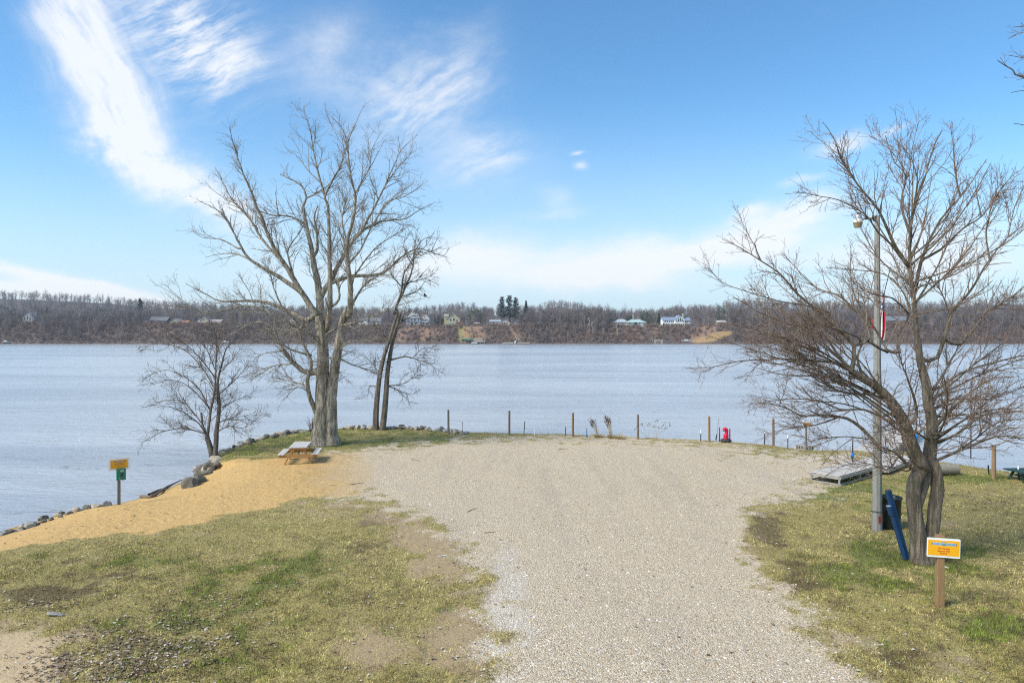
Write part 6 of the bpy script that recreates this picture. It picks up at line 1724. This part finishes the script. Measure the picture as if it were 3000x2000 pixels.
shore_box('boat_dock', 'pale bulkhead along the water at the foot of the long stairs', 'dock', 1472, 1550, 1003, 1008, 541, [('dock_floor', 1472, 1504, 1004, 1006, -3, 4, (.50, .47, .42)), ('dock_floor', 1512, 1552, 1003.5, 1005.5, -3, 4, (.46, .42, .36)), ('ramp', 1507, 1511, 997, 1006, -4, 4, (.58, .57, .54))])
shore_box('shore_shelter', 'small dark shelter at the foot of the long stairs', 'shelter', 1492, 1508, 991, 1003, 544, [('flat_roof', 1491, 1509, 991, 992.5, -1, 5, (.32, .30, .26)), ('post', 1493, 1494, 992.6, 1004, -.6, .4, (.15, .13, .1)), ('post', 1506, 1507, 992.6, 1004, -.6, .4, (.15, .13, .1)), ('back_wall', 1493, 1507, 993, 1003, 3, .3, (.09, .08, .07))])
shore_box('mooring_rack', 'row of pale dock frames standing at the water right of the bluish stairs', 'dock', 1920, 1942, 995, 1005, 540, [('post', x_, x_+.9, 995, 1007, y_, .3, (.55, .52, .46)) for x_ in (1920, 1926.5, 1933, 1940) for y_ in (-1, 3)]+[('crossbeam', 1919.5, 1942, 996, 997, -1.2, .3, (.55, .52, .46)), ('crossbeam', 1919.5, 1942, 996, 997, 3.2, .3, (.55, .52, .46))])
def boat(px, py, L, Y, lab, col):
    o = Vector((wx(px, Y), Y, wz(py, Y))); rt = empty('moored_boat', o, lab, 'boat')
    b = MB(); n = 9; vs = []
    for i in range(n):
        t = i/(n-1); x_ = (t-.5)*L; w = .95*(1-max(0, (t-.55)/.45)**2.2); z0 = .35*max(0, t-.6)**2*3
        vs += [(x_, -w, .75+z0), (x_, -w*.6, z0), (x_, w*.6, z0), (x_, w, .75+z0)]
    fs = [(i*4+j, i*4+j+1, i*4+j+5, i*4+j+4) for i in range(n-1) for j in range(3)]+[(i*4+3, i*4, i*4+4, i*4+7) for i in range(n-1)]+[(0, 3, 2, 1)]
    b.add(vs, fs); b.build('hull', hm(col), rt)
    b = MB(); b.box((-.3, 0, 1.1), (L*.35, 1.3, .75)); b.build('cover', hm((.66, .67, .66)), rt)
boat(2012, 999, 7.5, 539, 'white covered boat ashore below the big white gabled house', (.62, .62, .6))
boat(660, 1003, 5.5, 538, 'small white boat at the far shore left of the tallest tree', (.62, .62, .6))
boat(18, 1003, 6, 540, 'pale boat on the bank at the far left shore', (.42, .42, .40))
shore_box('shore_hut', 'small pale hut by the water at the far left shore', 'hut', 26, 50, 994, 1004, 546, [('wall', 28, 47, 996, 1005, 0, 4, (.40, .40, .36)), ('flat_roof', 26, 49, 994.5, 996, -.6, 5.4, (.30, .30, .28)), ('door', 34, 37, 998, 1004.5, -.12, .1, (.1, .1, .1))])
def stairs(px0, py0, px1, py1, lab, col, w=1.5, rail=True):
    """straight flight from the bluff top to the water; the depth follows the slope"""
    def on(px, py):
        best = None
        for Y in np.arange(541, 585, .4):
            p = far_pt(px, Y); e = abs(HZ-(p.z-H)/Y*F-py)
            if best is None or e < best[0]: best = (e, p)
        return best[1]
    a, c = on(px0, py0), on(px1, py1); rt = empty('shore_stairs', (a+c)/2, lab, 'stairs'); o = (a+c)/2
    d = c-a; n = 34; up = Vector((0, 0, .5))
    b = MB()
    for i in range(n):
        p = a+d*((i+.5)/n)+up-o; b.box(tuple(p), (w, .5, .12))
    b.build('steps', hm(col), rt)
    for s_ in (-1, 1):
        b = MB(); q = Vector((s_*(w/2+.06), 0, .35)); b.bar(tuple(a-o+q), tuple(c-o+q), .12, .45); b.build('stringer', hm(col), rt)
        b = MB(); q = Vector((s_*(w/2+.06), 0, 1.55)); b.bar(tuple(a-o+q), tuple(c-o+q), .12, .14); b.build('handrail', hm(col), rt)
stairs(1486, 953, 1518, 999, 'long pale wooden stairs down the bluff from the low white gabled house', (.42, .39, .34), 1.6)
stairs(1879, 958, 1909, 1001, 'bluish grey stairs down the bluff from the pale green house', (.34, .40, .43), 2.0)
stairs(1362, 958, 1380, 990, 'tan steps down the yellow slope to the green boathouse', (.50, .38, .18), 2.4)

# ---- air: faint even haze over the lake
def haze():
    b = MB(); x0, x1, y0, y1, z0, z1_ = -1300, 1300, -150, 1700, -6, 90
    b.box(((x0+x1)/2, (y0+y1)/2, (z0+z1_)/2), (x1-x0, y1-y0, z1_-z0))
    m_ = bpy.data.materials.new('haze_air'); m_.use_nodes = True; nt = m_.node_tree; nt.nodes.clear()
    v = node(nt, 'ShaderNodeVolumePrincipled', {'Color': (0.86, 0.92, 1.0, 1), 'Density': 0.00016, 'Anisotropy': 0.3})
    nt.links.new(v.outputs[0], node(nt, 'ShaderNodeOutputMaterial').inputs['Volume'])
    tag(b.build('haze', m_), kind='stuff')
# ------------------------------------------------------------------ grass, gravel stones and leaves
def sample_land(n, x0, x1, y0, y1, seed):
    r_ = np.random.default_rng(seed)
    # more samples close by, inside the view wedge with a margin
    u = r_.uniform(0, 1, n); yy_ = y0*(y1/y0)**u if False else (y0**(-.4)+(y1**(-.4)-y0**(-.4))*u)**(-1/.4)
    xx_ = r_.uniform(-1, 1, n)*(yy_*.86+1.5)
    k = (xx_ > x0) & (xx_ < x1); xx_, yy_ = xx_[k], yy_[k]
    # bilinear lookup in the land grid
    ix = np.clip(np.searchsorted(gx, xx_)-1, 0, NX-2); iy = np.clip(np.searchsorted(gy, yy_)-1, 0, NY-2)
    fx_ = (xx_-gx[ix])/(gx[ix+1]-gx[ix]); fy_ = (yy_-gy[iy])/(gy[iy+1]-gy[iy])
    def bl(a):
        a = a.reshape(NY, NX)
        return a[iy, ix]*(1-fx_)*(1-fy_)+a[iy, ix+1]*fx_*(1-fy_)+a[iy+1, ix]*(1-fx_)*fy_+a[iy+1, ix+1]*fx_*fy_
    return r_, xx_, yy_, bl(z), bl(s), {k_: bl(v) for k_, v in mk.items()}


def attr_mat(name, rough=.85, trans=0.0):
    m_, nt, b = newmat(name)
    a = node(nt, 'ShaderNodeAttribute', attribute_name='col'); nt.links.new(a.outputs['Color'], b.inputs['Base Color'])
    b.inputs['Roughness'].default_value = rough; b.inputs['Specular IOR Level'].default_value = .25
    return m_
M_blade = attr_mat("grass_blade"); M_leaf = attr_mat("dead_leaf"); M_stone = attr_mat("gravel_stone", .9)


def lerp(a, b_, t): return a+(b_-a)*t[:, None]
# --- grass
r_, X, Y_, Zg, Sd, MK = sample_land(1300000, -25, 27, 9.6, 43, 91)
pr = (1-MK['gravel']*1.15)*(1-np.clip(np.maximum(MK['sand']*1.6, MK['spatch']*.93), 0, 1))*(1-MK['dirt']*.75)*(1-.35*MK['brown'])*sstep(.1, .5, Sd)*(.35+.65*sstep(.3, .6, fbm(X, Y_, .45, 131, 3)))
k = r_.uniform(0, 1, len(X)) < pr*.8
X, Y_, Zg = X[k], Y_[k], Zg[k]; MK = {a: b_[k] for a, b_ in MK.items()}; n = len(X)
gm = np.clip(MK['green']*1.1+.12*fbm(X, Y_, .8, 141, 3), 0, 1)
isg = r_.uniform(0, 1, n) < np.clip(gm*1.0, 0, .9)
pt = fbm(X, Y_, 1.7, 151, 4); cl_ = fbm(X, Y_, .3, 161, 2)
tan = lerp(np.array([.30, .235, .066]), np.array([.76, .64, .29]), np.clip((pt-.5)*1.3+(cl_-.5)*1.1+.42+r_.normal(0, .26, n), 0, 1))
olv = np.array([.22, .215, .06])
tan = np.where((r_.uniform(0, 1, n) < .14)[:, None], olv*r_.uniform(.7, 1.4, n)[:, None], tan)
grn = lerp(np.array([.07, .11, .012]), np.array([.27, .34, .05]), np.clip(r_.normal(.45, .3, n), 0, 1))
brn = lerp(np.array([.045, .033, .017]), np.array([.17, .125, .065]), r_.uniform(0, 1, n))
tone = np.clip(.5+2.1*(fbm(X, Y_, .10, 181, 2)-.32),   .36, 1.2)*(.80+.62*fbm(X, Y_, .55, 183, 3))
col = np.where(isg[:, None], grn, tan)*tone[:, None]; col = np.where((r_.uniform(0, 1, n) < np.clip(MK['brown']*.75+.04+.6*sstep(.52, .7, fbm(X, Y_, .16, 173, 2)), 0, 1))[:, None], brn, col)
h = np.where(isg, r_.uniform(.03, .075, n), r_.uniform(.015, .05, n))*(1+.25*(Y_ > 25))*(.6+.9*fbm(X, Y_, .09, 181, 2))
az = r_.uniform(0, 6.283, n); lean = r_.uniform(.2, 1.6, n)*np.where(isg, .7, 1.25)
w = r_.uniform(.0045, .009, n)*(.8+.026*Y_)
dxy = np.stack([np.cos(az), np.sin(az)], 1); px_ = np.stack([-dxy[:, 1], dxy[:, 0]], 1)
base = np.stack([X, Y_, Zg-.006], 1)
side = np.column_stack([px_*w[:, None]*.5, np.zeros(n)])
ln = np.sqrt(1+lean**2); tip = base+np.column_stack([dxy*(h*lean/ln*1.6)[:, None], h/ln*1.35+.008])
V = np.stack([base-side, base+side, tip], 1).reshape(-1, 3); Fq = np.arange(3*n).reshape(-1, 3)
C4 = np.column_stack([np.repeat(col, 3, 0), np.ones(3*n)])
tag(link('grass', mesh_np('grass', V, Fq, [M_blade], False, {'col': ('FLOAT_COLOR', C4)})), kind='stuff')
# --- gravel stones
r_, X, Y_, Zg, Sd, MK = sample_land(190000, -15, 24, 9.6, 34, 92)
k = r_.uniform(0, 1, len(X)) < np.clip(MK['gravel']*.5+MK['bright']*.3+.02*MK['dirt'], 0, .9)*(1-MK['sand'])
X, Y_, Zg = X[k], Y_[k], Zg[k]; MK = {a: b_[k] for a, b_ in MK.items()}; n = len(X)
o8 = np.array([(1, 0, 0), (0, 1, 0), (-1, 0, 0), (0, -1, 0), (0, 0, 1)], float); f8 = np.array([(0, 1, 4), (1, 2, 4), (2, 3, 4), (3, 0, 4)])
sz = np.exp(r_.normal(math.log(.0105), .45, n)).clip(.006, .034); an = r_.uniform(0, 6.28, n)
sc3 = np.stack([sz*r_.uniform(.8, 1.5, n), sz*r_.uniform(.7, 1.1, n), sz*r_.uniform(.5, 1.0, n)], 1)
P5 = o8[None]*sc3[:, None, :]*r_.uniform(.75, 1.2, (n, 5, 1)); P5[:, 4, :2] += r_.normal(0, .3, (n, 2))*sz[:, None]
ca, sa = np.cos(an)[:, None], np.sin(an)[:, None]
P5 = np.stack([P5[..., 0]*ca-P5[..., 1]*sa, P5[..., 0]*sa+P5[..., 1]*ca, P5[..., 2]], -1)+np.stack([X, Y_, Zg+.001], 1)[:, None, :]
t = r_.beta(1.6, 1.6, n)
col = lerp(np.array([.19, .165, .13]), np.array([.78, .73, .64]), t); wm = r_.uniform(0, 1, n) < .15
col = np.where(wm[:, None], np.array([.46, .33, .21])*r_.uniform(.6, 1.2, n)[:, None], col)
wb = r_.uniform(0, 1, n) < MK['bright']*.3; col = np.where(wb[:, None], np.array([.72, .71, .68])*r_.uniform(.7, 1.1, n)[:, None], col)
C4 = np.column_stack([np.repeat(col, 5, 0), np.ones(5*n)])
tag(link('gravel_stones', mesh_np('gravel_stones', P5.reshape(-1, 3), (f8[None]+5*np.arange(n)[:, None, None]).reshape(-1, 3), [M_stone], False, {'col': ('FLOAT_COLOR', C4)})), kind='stuff')
# --- dead leaves and bits of litter
r_, X, Y_, Zg, Sd, MK = sample_land(130000, -25, 27, 9.6, 36, 93)
grassy = (1-MK['gravel'])*(1-MK['sand'])*sstep(.1, .6, Sd)
k = r_.uniform(0, 1, len(X)) < np.clip(MK['litter']*1.6+.022*grassy+.02*MK['sand']+.004*MK['gravel']+.03*MK['brown']*grassy, 0, 1)
X, Y_, Zg = X[k], Y_[k], Zg[k]; n = len(X)
sz = r_.uniform(.014, .042, n); an = r_.uniform(0, 6.28, n); pit = r_.normal(0, .45, n)
q = np.array([(-1, -.15, 0), (-.35, -.6, .28), (.55, -.45, .22), (1, .1, .05), (.4, .55, .3), (-.5, .5, .22), (0, 0, -.02)])[None]*sz[:, None, None]
q = q*r_.uniform(.7, 1.25, (n, 7, 1))
ca, sa = np.cos(an)[:, None], np.sin(an)[:, None]
z2_ = q[..., 2]+q[..., 0]*np.sin(pit)[:, None]*.5
q = np.stack([q[..., 0]*ca-q[..., 1]*sa, q[..., 0]*sa+q[..., 1]*ca, z2_], -1)+np.stack([X, Y_, Zg+.018], 1)[:, None, :]
t = r_.uniform(0, 1, n); col = lerp(np.array([.09, .06, .035]), np.array([.30, .22, .135]), t); pw = r_.uniform(0, 1, n) < .22
col = np.where(pw[:, None], np.array([.50, .455, .40])*r_.uniform(.7, 1.15, n)[:, None], col)
fl = np.array([(i, (i+1) % 6, 6) for i in range(6)])
C4 = np.column_stack([np.repeat(col, 7, 0), np.ones(7*n)])
tag(link('dead_leaves', mesh_np('dead_leaves', q.reshape(-1, 3), (fl[None]+7*np.arange(n)[:, None, None]).reshape(-1, 3), [M_leaf], False, {'col': ('FLOAT_COLOR', C4)})), kind='stuff')
haze_on = True
if haze_on: haze()
